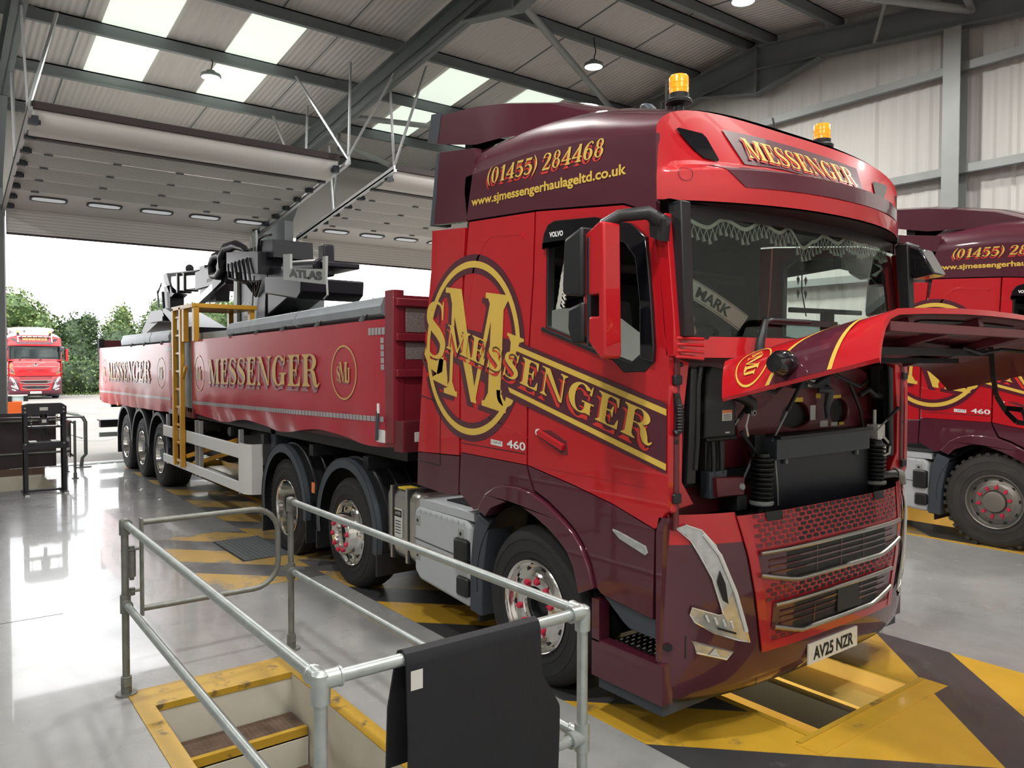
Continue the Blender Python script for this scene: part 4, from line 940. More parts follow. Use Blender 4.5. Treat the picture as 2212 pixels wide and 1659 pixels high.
        for k in range(4): m.tube([bum(s*(.9+.045*k), .625+.016*k, .017), bum(s*(.915+.045*k), .665+.014*k, .017)], .006, white, 5)
        m.build('headlamp', root, recalc=False)
        m = MB(); F_ = [(1.105, .575), (1.055, .555), (.885, .495), (.92, .458), (1.08, .508)]
        m.flat([[(s*a, b) for a, b in F_]], lambda y, z: bum(y, z, .006), clear); m.tube([bum(s*a, b, .007) for a, b in F_], .005, chrome, 5, closed=True); m.flat([[(s*.99, .525), (s*.96, .48), (s*1.02, .495)]], lambda y, z: bum(y, z, .009), stickw); m.build('fog_lamp', root, recalc=False)
    # ---- chassis and running gear
    m = MB()
    for s in both: m.box((-5.3, s*.43-.04, .72), (.9, s*.43+.04, 1.0), black)
    for x in (-5.2, -3.5, -1.8): m.box((x-.05, -.43, .8), (x+.05, .43, .95), black)
    for x in (0, -2.66, -4.17): m.tube([(x, -.95, .49), (x, .95, .49)], .07, black, 10)
    m.box((-1.9, -.4, .5), (.6, .4, 1.25), black); m.box((-5.25, -1.0, .55), (-5.1, 1.0, .75), black)
    m.prism([(-4.5, 1.02), (-3.3, 1.02), (-3.4, 1.12), (-4.3, 1.16)], 'y', -.45, .45, black)
    m.build('chassis', root)
    for s in both:
        wheel(root, 0, fw_style, s, spin=.2, nuts=s < 0 or detail); wheel(root, -2.66, 'pusher', s, spin=.1, nuts=s < 0 or detail); wheel(root, -4.17, 'drive', s, nuts=s < 0)
        for x, a0, a1 in ((-2.66, -12, 192), (-4.17, -8, 200)):
            m = MB(); rr = .635; zc = .515; y0, y1 = s*1.265, s*.60
            m.lathe([(rr, y0), (rr, y1)], (x, 0, zc), 'y', black, 28, a0, a1); m.lathe([(rr-.085, y0-s*.005), (rr+.004, y0-s*.005), (rr+.004, y0-s*.05)], (x, 0, zc), 'y', grey, 28, a0, a1)
            for k in range(3): yy = y0-s*(.14+.15*k); m.lathe([(rr, yy-.02), (rr+.012, yy-.01), (rr+.012, yy+.01), (rr, yy+.02)], (x, 0, zc), 'y', black, 24, max(a0, 20), 160)
            for a in (a0, a1):
                ca, sa = math.cos(R(a)), math.sin(R(a)); m.box((x+ca*rr-.012, min(y0, y1), .13 if x < -3 and a > 90 else .22), (x+ca*rr+.012, max(y0, y1), zc+sa*rr+.02), black)
            m.build('mudguard', root)
        m = MB(); m.box((-3.40, min(s*1.262, s*1.25), .745), (-3.345, max(s*1.262, s*1.25), .845), orange); m.build('side_reflector', root)
        # tanks and boxes
        m = MB(); m.box((-2.02, min(s*1.20, s*.55), .41), (-1.42, max(s*1.20, s*.55), 1.0), brush); tk = m.build('fuel_tank', root, bevel=.09, seg=5)
        m = MB()
        for x in (-1.87, -1.62):
            m.box((x-.035, min(s*1.206, s*.56), .405), (x-.005, max(s*1.206, s*.56), 1.006), brush); m.box((x+.0, min(s*1.204, s*.56), .407), (x+.03, max(s*1.204, s*.56), 1.004), black)
            m.tube([(x, s*.98, .42), (x+.02, s*.98, .36), (x+.05, s*.98, .34)], .012, steelg, 6)
        m.build('tank_strap', tk, bevel=.07, seg=4)
        if s < 0:
            m = MB(); m.box((-1.82, -1.212, .60), (-1.70, -1.2015, .83), stickw); m.box((-1.82, -1.2135, .765), (-1.70, -1.2125, .82), ink); m.mesh2(lay(sans('AHFB'), (-1.805, .78), (.09, 0), (0, .028)), lambda x, z: (x, -1.215, z), stickw)
            for k in range(5): m.box((-1.805, -1.2135, .63+.024*k), (-1.715, -1.2125, .638+.024*k), grey)
            m.box((-1.80, -1.19, .99), (-1.62, -1.08, 1.004), sticky); m.build('tank_label', tk)
        m = MB(); m.tube([(-1.75, s*.8, 1.0), (-1.75, s*.8, 1.045)], .06, black, 14); m.build('filler_cap', tk)
        m = MB(); m.prism([(-1.46, .40), (-1.38, .34), (-.70, .29), (-.69, .86), (-.75, .90), (-1.40, .91), (-1.46, .87)], 'y', s*1.235, s*.6, lgrey); bx = m.build('side_box', root, bevel=.03, seg=3)
        m = MB(); m.box((-1.40, min(s*1.22, s*.7), .905), (-.66, max(s*1.22, s*.7), .965), lgrey); m.box((-1.2, min(s*1.1, s*.75), .96), (-.7, max(s*1.1, s*.75), .975), black)
        m.bar((-1.455, s*1.237, .655), (-.69, s*1.237, .63), .004, .008, grey)
        for x, z in ((-1.40, .80), (-.80, .80), (-1.40, .53)): m.box((x-.035, min(s*1.24, s*1.2), z-.035), (x+.035, max(s*1.24, s*1.2), z+.035), steell); m.disc((x, s*1.2415, z), 'y', .014, ink, 10)
        for k in range(9): m.bar((-1.36+.075*k, s*1.236, .86), (-1.36+.075*k, s*1.236, .89), .006, .004, steell)
        if s < 0: m.mesh2(lay(sans('VOLVO', .03), (-1.38, .575), (.44, -.004), (0, .04)), lambda x, z: (x, -1.2375, z), silver)
        m.build('box_lid', bx, bevel=.01)
        m = MB(); m.box((-.86, min(s*1.27, s*1.0), .56), (-.70, max(s*1.27, s*1.0), .77), black); m.box((-.84, min(s*1.26, s*1.0), .36), (-.70, max(s*1.26, s*1.0), .50), black); m.build('side_step', root, bevel=.02)
        m = MB(); m.prism([(-.60, .98), (-.46, .93), (-.50, .80), (-.545, .55), (-.55, .27), (-.69, .28), (-.685, .6), (-.65, .85)], 'y', s*1.235, s*1.0, grey); m.box((-.64, min(s*1.2, s*.75), .2), (-.62, max(s*1.2, s*.75), .9), rubber); m.build('mudflap', root, bevel=.012)
        # air deflectors behind the cab
        m = MB()
        m.prism([(-1.135, 3.03), (-.71, 2.995), (-.70, 3.05), (-.60, 3.45), (-.60, 3.475), (-1.06, 3.545)], 'y', s*1.25, s*1.20, maroon)
        m.prism([(-1.165, 2.99), (-.73, 2.955), (-.76, 2.6), (-.80, 2.05), (-.805, 1.36), (-1.375, 1.335), (-1.32, 1.80), (-1.26, 2.24), (-1.18, 2.7)], 'y', s*1.25, s*1.20, red)
        m.prism([(-1.375, 1.328), (-.805, 1.352), (-.815, 1.08), (-.98, 1.06), (-1.385, 1.08)], 'y', s*1.25, s*1.20, maroon)
        m.prism([(-1.195, 3.03), (-1.138, 3.03), (-1.063, 3.545), (-1.10, 3.55)], 'y', s*1.25, s*1.1, grey)
        if s < 0:
            for a, b in (((-1.35, 1.77), (-1.05, 1.72)), ((-1.05, 1.72), (-1.055, 1.26)), ((-1.055, 1.26), (-1.38, 1.27))): m.bar((a[0], -1.2505, a[1]), (b[0], -1.2505, b[1]), .003, .008, ink)
        m.build('side_deflector', root, bevel=.005)
    # ---- roof spoiler
    m = MB(); sx = [-1.30, -1.1, -.8, -.5, -.13, .15, .33]
    def sp(i, j):
        x = sx[round(j*6)]; zt = lerp(x, [(-1.3, 3.98), (-.8, 3.93), (-.13, 3.80), (.33, 3.62)]); zb = lerp(x, [(-1.3, 3.68), (-.85, 3.57), (.33, 3.50)]); hw = lerp(x, [(-1.3, 1.12), (-.5, 1.1), (.33, .82)])
        t = abs(2*i-1); y = (2*i-1)*hw
        if t > .88: return (x, math.copysign(hw, y), zb+(zt-.09-zb)*(1-(t-.88)/.12))
        return (x, y/.88 if abs(y/.88) < hw else math.copysign(hw, y), zt-.09*max(0, (t/.88))**3)
    m.grid(sp, 34, 6, maroon)
    for s in both: m.prism([(-1.44, 3.72), (-1.29, 3.70), (-1.24, 3.90), (-1.38, 3.92)], 'y', s*1.125, s*1.0, grey)
    m.box((-1.1, -1.0, 3.5), (-1.0, 1.0, 3.72), black); m.build('roof_spoiler', root)
    # ---- beacons and aerials
    for y in (-.75, .75):
        m = MB(); z0 = roofz(y, .75)-.01
        m.lathe([(.03, 0), (.03, .03), (.075, .045), (.078, .06), (.058, .075), (.06, .10), (0, .10)], (.75, y, z0), 'z', black, 24); b = m.build('beacon', root)
        m = MB(); m.lathe([(.056, .10), (.056, .195), (.05, .205), (0, .207)], (.75, y, z0), 'z', amber, 24)
        for k in range(2): m.lathe([(.0565, .125+.03*k), (.058, .13+.03*k), (.0565, .135+.03*k)], (.75, y, z0), 'z', amber, 24)
        m.build('beacon_lens', b)
        if y < 0: MB().tube([(.70, y-.02, z0), (.66, y-.05, z0+.03), (.66, y-.05, z0+.07), (.70, y-.04, z0+.06)], .005, black, 6).build('beacon_lead', b)
    m = MB(); m.prism([(.10, 3.60), (.40, 3.56), (.28, 3.66), (.20, 3.74), (.14, 3.74)], 'y', -.44, -.36, grey); m.build('aerial_fin', root, bevel=.02)
    m = MB(); m.tube([(.25, -.1, 3.6), (.18, -.1, 3.93)], .007, black, 6); m.tube([(.72, .3, 3.45), (.66, .3, 3.66)], .007, black, 6); m.build('aerial', root)
    if bar_lights:
        m = MB(); m.tube([hdr(y, 3.36, .08) for y in (-.8, -.4, 0, .4, .8)], .03, chrome, 8)
        for s in both: m.tube([hdr(s*.78, 3.05, .03), hdr(s*.78, 3.36, .08)], .03, chrome, 8)
        for k in range(6): m.disc((hdr(-.62+.25*k, 3.36, .12)), 'x', .03, ink, 10)
        m.build('light_bar', root)
    side_graphic(root)
    bonnet(root, openlid)
    if openlid: engine_bay(root)
    return root
def bonnet(root, openlid):
    m = MB()
    ys = [-1.2, -1.19, -1.17, -1.14, -1.09, -1.03, -.95, -.8, -.6, -.3, 0, .3, .6, .8, .95, 1.03, 1.09, 1.14, 1.17, 1.19, 1.2]
    def dep(y): t = abs(y)/1.2; return .05*t*t+.20*max(0, (t-.78)/.22)**2.4
    if openlid:
        A = R(14); e1 = Vector((math.cos(A), 0, math.sin(A))); e2 = Vector((-math.sin(A), 0, math.cos(A))); o = Vector((1.235, 0, 2.06))
        P = lambda y, b, d=0: o+Vector((0, y, 0))+e1*(b*.92)-e2*(dep(y)+d)
    else:
        P = lambda y, b, d=0: Vector((1.30+.06*math.sin(b*2.2)-dep(y)-d, y, 2.06-.82*b))
    nb = 26
    def bs(y, j): t = max(0, (abs(y)-.95)/.25); b0 = .14*t**.7; return b0+(1-b0)*j
    def mm(i, j):
        y = (ys[int(i*20)]+ys[int(i*20)+1])/2; b = bs(y, j); t = max(0, (abs(y)-.85)/.35); k = b+.10*(1-t)
        if abs(y) < .97: return red
        return red
    m.grid(lambda i, j: P(ys[round(i*20)], bs(ys[round(i*20)], j)), 20, nb, mm)
    m.grid(lambda i, j: P(ys[round(i*20)]*.995, bs(ys[round(i*20)], j), .028), 20, nb, dkred)
    # closing edge
    for jj in (0, 1):
        m.grid(lambda i, j: P(ys[round(i*20)], bs(ys[round(i*20)], jj), .028*j), 20, 1, red)
    for s in (0, 20): m.grid(lambda i, j: P(ys[s]*(1-.005*j), bs(ys[s], i), .028*j), nb, 1, red)
    # swept maroon band between two gold lines on each corner
    bl = lambda h: .42+.20*h+.26*h**4; br = lambda h: .76+.12*h
    for s in (-1, 1):
        Q = lambda h, b, d: P(s*(1.2-.25*h), b, -d)
        for k in range(12):
            h0, h1 = k/12, (k+1)/12
            m.add([Q(h0, bl(h0), .003), Q(h0, br(h0), .003), Q(h1, br(h1), .003), Q(h1, bl(h1), .003)], [(0, 1, 2, 3)], maroon)
            for f in (bl, br): m.add([Q(h0, f(h0)-.012, .005), Q(h0, f(h0)+.012, .005), Q(h1, f(h1)+.012, .005), Q(h1, f(h1)-.012, .005)], [(0, 1, 2, 3)], gold)
    lid = m.build('bonnet', root, recalc=False)
    # small badge on the corner
    m = MB()
    def lf(a, b, off):
        # a along the lid, b up the wrapped edge
        y = -(1.2-.30*(b if b > 0 else 0)); t = max(0, min(1, b)); yy = -1.2+.20*t
        return P(yy, a, -off-.004)
    lw = .105
    cxx, cyy = .30, .46
    fn = lambda a, b, off=0: lf(a, b, off)
    ring = lambda r1, r0: [[(cxx+lw*p[0], cyy+.42*p[1]) for p in q] for q in arcb(0, 0, r1, r1, r0, r0, 0, 360, 30)]
    m.flat(ring(1.0, .92), lambda a, b: fn(a, b, .002), gold)
    for ch, o_, u_, v_ in (('M', (-.45, -.5), (.95, 0), (0, 1.0)), ('S', (-.78, -.34), (.4, 0), (0, .7)), ('J', (.34, -.34), (.4, 0), (0, .66))):
        m.flat([[(cxx+lw*.85*p[1], cyy-.36*p[0]) for p in q] for q in serif(ch, o_, u_, v_)], lambda a, b: fn(a, b, .003), gold)
    m.build('bonnet_badge', lid, recalc=False)
    m = MB()
    if openlid:
        c = P(-1.15, .53, 0)+Vector((0, -.05, -.0)); m.lathe([(.0, -.07), (.04, -.065), (.058, -.03), (.06, .02), (.05, .05)], c, 'y', gloss, 20); m.build('side_camera', lid)
        m = MB(); u = lambda a, y, d=.035: P(y, a, d)
        for y0, y1 in ((-.55, -.05), (.05, .55)):
            m.add([u(.62, y0), u(.62, y1), u(.9, y1), u(.9, y0)], [(0, 1, 2, 3)], ink)
            for a in range(9):
                for b in range(5): yy = y0+.03+a*.052; bb = .64+.05*b; m.add([u(bb+.012*math.cos(t)*1.2, yy+.018*math.sin(t), .038) for t in [k*math.pi/3 for k in range(6)]], [tuple(range(6))], redmesh)
        m.bar(u(.5, -1.0, .05), u(.5, 1.0, .05), .10, .04, black); m.bar(u(.28, -1.0, .05), u(.28, 1.0, .05), .12, .03, dark)
        for y in (-.75, -.02, .75): m.bar(u(.1, y, .05), u(.95, y, .05), .05, .04, dkred)
        m.bar(u(.97, -1.05, .04), u(.97, 1.05, .04), .06, .04, dkred)
        for k in range(10): m.tube([u(.1+.08*k, -1.02+.02*(k % 3), .05), u(.14+.08*k, -.9, .05)], .014, dark, 6)
        m.build('bonnet_frame', lid)
        m = MB(); m.tube([u(.55, .62, .06), u(.6, .75, .10), u(.66, .9, .08), u(.8, 1.0, .12), u(.95, 1.08, .20)], .012, black, 6); m.build('bonnet_lead', lid)
        m = MB(); pts = [u(.62, .85, .06), u(.55, .95, .22), u(.5, 1.05, .30), u(.52, 1.08, .38), u(.58, 1.05, .48), u(.64, 1.05, .50), u(.64, 1.04, .42), u(.52, 1.08, .36)]
        for a, b in zip(pts, pts[1:]): m.bar(a, b, .03, .004, black, (0, 1, 0))
        m.build('pull_strap', lid)
    else:
        for z in (1.98, 1.74):
            m.tube([Vector((0.012, 0, 0))+P(y, (2.06-z)/.82) for y in [-1.0+.1*k for k in range(21)]], .012, silver, 6)
        m.tube([Vector((.02, 0, 0))+P(-.45+.9*k/8, (2.06-1.745-.225*k/8)/.82) for k in range(9)], .011, silver, 6)
        c = P(0, .24)+Vector((.03, 0, 0)); m.lathe([(.05, 0), (.075, .01), (.075, 0), (.05, -.01)], c, 'x', silver, 24); m.disc(c, 'x', .045, ink, 20); m.mesh2(lay(sans('VOLVO', .03), (-.04, -.008), (.08, 0), (0, .016)), lambda a, b: c+Vector((.004, a, b)), silver)
        for s in (-1, 1): m.flat([[(s*.08, 1.58), (s*.45, 1.58), (s*.45, 1.55), (s*.08, 1.55)]], lambda y, z: P(y, (2.06-z)/.82, -.004), ink)
        m.build('front_badge', lid, recalc=False)
def engine_bay(root):
    m = MB(); fx = .95
    m.box((fx-.05, -1.15, 1.15), (fx-.02, 1.15, 2.08), dkred)
    m.prism([(-.45, 1.58), (1.0, 1.58), (1.0, 1.95), (.75, 2.03), (-.3, 2.03), (-.55, 1.9)], 'x', fx-.02, fx+.02, dkred, holes=[[(-.03+.16+.165*math.cos(t)*(1.1 if math.sin(t) < 0 else .9), 1.69+.082*math.sin(t)) for t in [2*math.pi*k/20 for k in range(20)]], [(.64+.115*math.cos(t), 1.695+.085*math.sin(t)) for t in [2*math.pi*k/20 for k in range(20)]]])
    m.box((fx-.045, -.3, 1.55), (fx-.015, 1.0, 1.85), ink)
    for s in (-1, 1):
        m.prism([(.80, 1.15), (1.13, 1.15), (1.13, 2.06), (.80, 2.06)], 'y', s*1.2, s*1.16, dkred)
    m.build('front_bulkhead', root, bevel=.008)
    for s in (-1, 1):
        m = MB(); m.prism([(s*1.245, 2.06), (s*1.08, 2.02), (s*1.13, 1.70), (s*1.13, 1.40), (s*1.03, 1.27), (s*1.24, 1.25)], 'x', 1.06, 1.12, red); m.prism([(s*1.06, 1.99), (s*1.015, 1.99), (s*1.02, 1.38), (s*1.09, 1.38)], 'x', 1.08, 1.12, black)
        m.tube([(1.12, s*.99, 2.0), (1.12, s*1.01, 1.9), (1.12, s*1.015, 1.6), (1.12, s*1.03, 1.45)], .016, black, 8)
        for z in (1.93, 1.32): m.box((1.12, s*1.19-.03, z-.025), (1.145, s*1.19+.03, z+.025), black); m.lathe([(.028, 0), (.024, .012), (0, .012)], (1.12, s*1.205, z-.05), 'x', red, 12)
        m.lathe([(.016, 0), (.014, .012), (0, .014)], (1.12, s*1.185, 1.61), 'x', black, 12)
        m.lathe([(.014, 0), (.012, .012), (0, .014)], (1.12, s*1.15, 2.01), 'x', black, 12)
        m.build('front_pillar', root, bevel=.006)
        if s < 0:
            m = MB(); m.prism([(-1.215, 1.86), (-1.175, 1.86), (-1.165, 1.80), (-1.17, 1.77), (-1.21, 1.77)], 'x', 1.12, 1.14, black); m.tube([(1.14, -1.195, 1.83), (1.155, -1.195, 1.78), (1.155, -1.185, 1.72), (1.15, -1.19, 1.67), (1.14, -1.215, 1.655)], .018, black, 8)
            for k in range(9): z = 1.80-.016*k; m.lathe([(.02, -.004), (.023, 0), (.02, .004)], (1.154, -1.192, z), 'z', black, 10)
            m.build('door_hose', root)
    m = MB()
    m.box((1.04, -.34, 1.455), (1.15, .70, 1.58), grey); m.bar((1.15, -.34, 1.585), (1.15, .70, 1.59), .05, .02, black); m.box((1.06, -.36, 1.05), (1.10, .78, 1.46), gloss if False else black)
    m.box((1.10, -.30, 1.12), (1.105, .72, 1.45), mat('radiator_screen', (.012, .014, .022), .35)); m.box((1.03, -.42, 1.0), (1.06, -.32, 1.60), black)
    for y in (-.2, .6): m.box((1.105, y-.012, 1.42), (1.125, y+.012, 1.46), steelg)
    m.tube([(1.115, -.31, 1.57), (1.115, -.30, 1.42), (1.115, -.28, 1.30), (1.115, -.27, 1.18)], .006, steell, 6)
    m.build('radiator', root, bevel=.006)
    for y in (-.44, .84):
        m = MB(); pr = []
        for k in range(9): z = 1.24+.027*k; pr += [(.042, z), (.066, z+.009), (.066, z+.016), (.042, z+.025)]
        m.lathe([(.03, 1.10), (.03, 1.2), (.062, 1.2), (.062, 1.225)]+pr+[(.04, 1.50)], (1.12, y, 0), 'z', black, 20); m.lathe([(.064, 1.205), (.068, 1.21), (.068, 1.225), (.064, 1.23)], (1.12, y, 0), 'z', steell, 20); m.build('suspension_bellows', root)
    m = MB(); m.prism([(-.875, 1.60), (-.60, 1.60), (-.61, 1.86), (-.70, 1.98), (-.83, 2.0), (-.86, 1.95)], 'x', .96, 1.06, black); m.box((1.05, -.87, 1.585), (1.075, -.60, 1.61), black); bx = m.build('air_dryer_box', root, bevel=.015)
    m = MB(); m.box((1.0605, -.73, 1.695), (1.0635, -.645, 1.755), stickw); m.box((1.064, -.73, 1.738), (1.065, -.645, 1.755), orange)
    for k in range(3): m.box((1.064, -.72, 1.703+.011*k), (1.065, -.655, 1.707+.011*k), grey)
    m.box((1.061, -.70, 1.625), (1.062, -.66, 1.632), stickw); m.build('warning_label', bx)
    m = MB(); m.tube([(1.06, -.62, 1.84), (1.1, -.58, 1.82), (1.1, -.52, 1.79), (1.08, -.50, 1.74)], .035, black, 10); m.tube([(1.1, -.54, 1.73), (1.09, -.55, 1.66), (1.09, -.53, 1.6)], .006, stickw, 6); m.lathe([(.02, 0), (.016, .012), (.009, .012)], (1.11, -.515, 1.735), 'x', steell, 12); m.build('pipe_connector', root)
    m = MB(); m.box((.98, -.83, 1.40), (1.03, -.66, 1.60), black); m.box((1.0, -.84, 1.27), (1.07, -.69, 1.42), grey)
    for y in (-.80, -.73): m.tube([(1.05, y, 1.60), (1.05, y+.01, 1.50), (1.06, y, 1.40)], .014, black, 8)
    m.build('wiring_duct', root, bevel=.008)
    m = MB(); m.prism([(-.82, 1.39), (-.57, 1.375), (-.57, 1.27), (-.81, 1.28)], 'x', 1.03, 1.10, dkred); m.lathe([(.022, 0), (.018, .015), (0, .018)], (1.10, -.60, 1.32), 'x', steell, 10); m.box((1.0, -.62, 1.18), (1.09, -.53, 1.27), black); m.build('tow_bracket', root, bevel=.006)
    m = MB()
    for a, b, c_, d in ((.09, 1.772, .20, 1.80), (.35, 1.79, .405, 1.82), (.53, 1.785, .65, 1.805), (.63, 1.603, .69, 1.622)): MB().box((fx+.021, a, b), (fx+.024, c_, d), sticky).build('service_label', root)
    for a, b, c_, d in ((.285, 1.65, .345, 1.745), (.40, 1.60, .49, 1.64), (.53, 1.60, .61, 1.625)): MB().box((fx+.021, a, b), (fx+.024, c_, d), stickw).build('service_label', root)
    m = MB(); m.tube([(1.0, .33, 1.845), (1.03, .38, 1.85), (1.03, .42, 1.84), (1.02, .40, 1.74), (1.01, .42, 1.66)], [.018, .03, .03, .02, .012], grey, 8); m.build('release_handle', root)
    for a, b in (((1.15, -.10, 1.90), (1.12, -.34, 1.565)), ((1.02, -.43, 1.78), (1.02, -.62, 1.61)), ((1.2, .98, 1.72), (1.12, .82, 1.55))):
        p = Vector(a); q = Vector(b); m = MB(); m.tube([p, p.lerp(q, .5)], .012, black, 8); m.tube([p.lerp(q, .5), q], .006, steell, 8); m.build('gas_strut', root)
    m = MB(); m.box((1.02, .90, 1.50), (1.10, 1.0, 1.60), white); m.lathe([(.0, 1.385), (.045, 1.39), (.048, 1.46), (.02, 1.48), (.015, 1.52)], (1.08, .95, 0), 'z', white, 16); m.tube([(1.10, .97, 1.52), (1.12, 1.03, 1.46), (1.12, 1.02, 1.40), (1.1, .97, 1.38)], .009, stickw, 6); m.tube([(1.06, .93, 1.6), (1.06, .93, 1.70)], .012, white, 8); m.build('washer_bottle', root, bevel=.01)
    m = MB(); m.prism([(1.02, 2.0), (1.18, 2.0), (1.16, 1.78), (1.03, 1.78)], 'x', .98, 1.03, rubber)
    for k in range(9): m.bar((1.035, 1.05, 1.97-.02*k), (1.035, 1.1, 1.955-.02*k), .01, .008, black); m.bar((1.035, 1.1, 1.955-.02*k), (1.035, 1.15, 1.97-.02*k), .01, .008, black)
    m.box((.96, 1.12, 1.25), (1.06, 1.22, 1.80), black)
    for y in (1.06, 1.1, 1.16): m.tube([(1.06, y, 1.75), (1.07, y+.01, 1.5), (1.06, y-.01, 1.27)], .014, black, 8)
    m.tube([(1.02, .80, 1.80), (1.05, .86, 1.84), (1.06, .92, 1.80), (1.06, 1.15, 1.76)], .02, black, 8); m.tube([(1.08, 1.18, 1.56), (1.12, 1.21, 1.56)], .012, steell, 8); m.build('side_harness', root)
    m = MB(); m.tube([(1.1, .88, 1.24), (1.12, 1.0, 1.245), (1.12, 1.08, 1.245)], .045, gloss, 12); m.tube([(1.12, 1.08, 1.245), (1.13, 1.12, 1.24), (1.12, 1.15, 1.2)], .05, mat('grey_hose', (.2, .19, .17), .6), 12); m.build('intake_hose', root)
    m = MB()
    for a, b, c_ in (((1.0, -.05, 1.98), (1.05, .2, 1.88), (1.02, .45, 1.95)), ((1.0, -.45, 1.9), (1.04, -.2, 1.84), (1.0, .0, 1.92)), ((1.0, .5, 1.95), (1.05, .75, 1.86), (1.0, .95, 1.9)), ((1.02, -.5, 1.62), (1.06, -.42, 1.5), (1.03, -.52, 1.3)), ((1.0, .7, 1.9), (1.03, .8, 1.7), (1.0, .9, 1.55))): m.tube([a, b, c_], .012, black, 6)
    m.box((.97, .08, 1.86), (1.03, .42, 1.93), black); m.box((1.03, .16, 1.87), (1.035, .24, 1.91), stickw)
    m.build('front_harness', root)
    m = MB(); m.box((.98, -1.1, 1.14), (1.10, -.75, 1.17), black); m.box((.98, .8, 1.14), (1.10, 1.1, 1.17), black); m.box((.9, -1.1, .9), (1.08, 1.1, 1.15), dark); m.build('lower_tray', root)
T1 = tractor('tractor_unit', (0, 0, 0), 0, 'red and maroon tractor unit with its front flap raised, over the yellow pit', True)
T2 = tractor('tractor_unit', (.26, 6.26, 0), 0, 'red and maroon tractor unit on chunky tyres, parked along the white wall', False, False, 'rough', '')
T3 = tractor('tractor_unit', (-46.2, .55, 0), 0, 'red tractor unit with chrome light bar standing outside in the yard', False, False, 'front', 'FD72 GVH', True, False)
# ================================================================ curtain-sided trailer with crane
TR = empty('semi_trailer', (-8, 0, 0)); tag(TR, 'long curtain sided trailer coupled behind the red tractor unit', 'trailer')
TL = (8, 0, 0)
def curtain(x0, x1, zt0, zt1, zb0, zb1, seed):
    def fn(x, z, off=0.0):
        t = (x-x0)/(x1-x0); zt = zt0+(zt1-zt0)*t; zb = zb0+(zb1-zb0)*t; v = (z-zb)/(zt-zb)
        y = -1.262-.022*math.sin(2.2*v+.3)*math.sin(math.pi*t)-.012*math.sin(x*1.3+seed+v*2.5)*(1-v)-.010*math.sin(x*3.1+v*6+seed)*(1-v)**2
        d = max(0, .30-v)/.30; k = .55+.45*math.sin(t*4+seed); y += .045*d*d*k+.010*math.sin(x*9+seed)*d
        e = min(t, 1-t)*(x1-x0); y += .02*math.exp(-e*6)
        return (x, y-off, z)
    def g(i, j):
        x = x0+(x1-x0)*i; t = i; zt = zt0+(zt1-zt0)*t-.008*math.sin(math.pi*t); zb = zb0+(zb1-zb0)*t-.05*math.sin(2.6*math.pi*t+seed)**2*(1-j)+.03*math.sin(t*17+seed)*(1-j)**3
        return fn(x, zb+(zt-zb)*j)
    return fn, g
def draw_curtain(name, x0, x1, zt0, zt1, zb0, zb1, seed, txt, logos, stripe, rz):
    fn, g = curtain(x0, x1, zt0, zt1, zb0, zb1, seed); m = MB(); m.grid(g, 90, 30, vinyl)
    o = lambda k: (lambda x, z: fn(x, z, k))
    T = serif(MESS, (txt[0], txt[2]), (txt[1]-txt[0], txt[3]-txt[2]), (.0, txt[4]))
    m.flat(shift(T, -.045, -.05), o(.008), cgrey); m.flat(shift(T, -.012, -.012), o(.010), cmar); m.flat(T, o(.013), cgold)
    for cx, cz in logos:
        m.flat(arcb(cx, cz, rz, .245, rz*.93, .228, 0, 360, 36), o(.008), cgold)
        for ch, ox, oz, u, h in (('M', -.5, -.5, 1.0, 1.05), ('S', -.78, -.42, .42, .75), ('J', .36, -.42, .4, .68)):
            q = serif(ch, (cx+ox*rz*.7, cz+oz*.17), (u*rz*.7, 0), (0, h*.17)); m.flat(shift(q, -.012, -.012), o(.006), cgrey); m.flat(q, o(.009), cgold)
    n = int((x1-x0)/.07)
    for k in range(n):
        a, b = x0+.06+(x1-x0-.12)*k/n, x0+.06+(x1-x0-.12)*(k+.86)/n
        za = stripe[0]+(stripe[1]-stripe[0])*k/n; m.flat([[(a, za), (b, za), (b, za+.045), (a, za+.045)]], o(.006), refl)
    for k in range(5):
        x = x1-.30+.055*k; m.flat([[(x, zt1-.13), (x+.045, zt1-.13), (x+.045, zt1-.07), (x, zt1-.07)], [(x1-.10, zt1-.20-.055*k), (x1-.05, zt1-.20-.055*k), (x1-.05, zt1-.155-.055*k), (x1-.10, zt1-.155-.055*k)]], o(.006), refl)
    return m.build(name, TR, loc=TL, recalc=False)
draw_curtain('side_curtain', -7.69, -1.87, 2.32, 2.375, 1.28, 1.38, .4, (-6.74, -3.13, 1.735, 1.785, .315), ((-7.24, 1.865), (-2.64, 1.925)), (1.425, 1.525), .255)
draw_curtain('side_curtain', -14.88, -8.74, 2.29, 2.315, 1.17, 1.27, 2.1, (-13.68, -9.97, 1.67, 1.715, .33), ((-14.16, 1.82), (-9.36, 1.845)), (1.37, 1.43), .26)
m = MB()
m.box((-14.95, -1.10, 1.20), (-1.8, 1.2, 1.30), black); m.box((-14.9, -.55, .98), (-1.5, -.42, 1.2), black); m.box((-14.9, .42, .98), (-1.5, .55, 1.2), black)
for x in (-14, -12.9, -11.6, -10.3, -8.9, -7.4, -6.2, -5, -3.6, -2.4): m.box((x-.05, -1.18, 1.08), (x+.05, 1.2, 1.19), black)
m.box((-9.0, -1.24, 1.22), (-7.6, -1.18, 1.36), dkred); m.build('trailer_bed', TR, loc=TL)
m = MB()
for x0, x1 in ((-14.88, -8.74), (-7.69, -1.87)):
    m.box((x0, -1.13, 1.3), (x1, -1.10, 2.28), dkred); m.box((x0, 1.2, 1.3), (x1, 1.25, 2.3), dkred); m.box((x0, -1.24, 2.27), (x1, -1.15, 2.31), dkred)
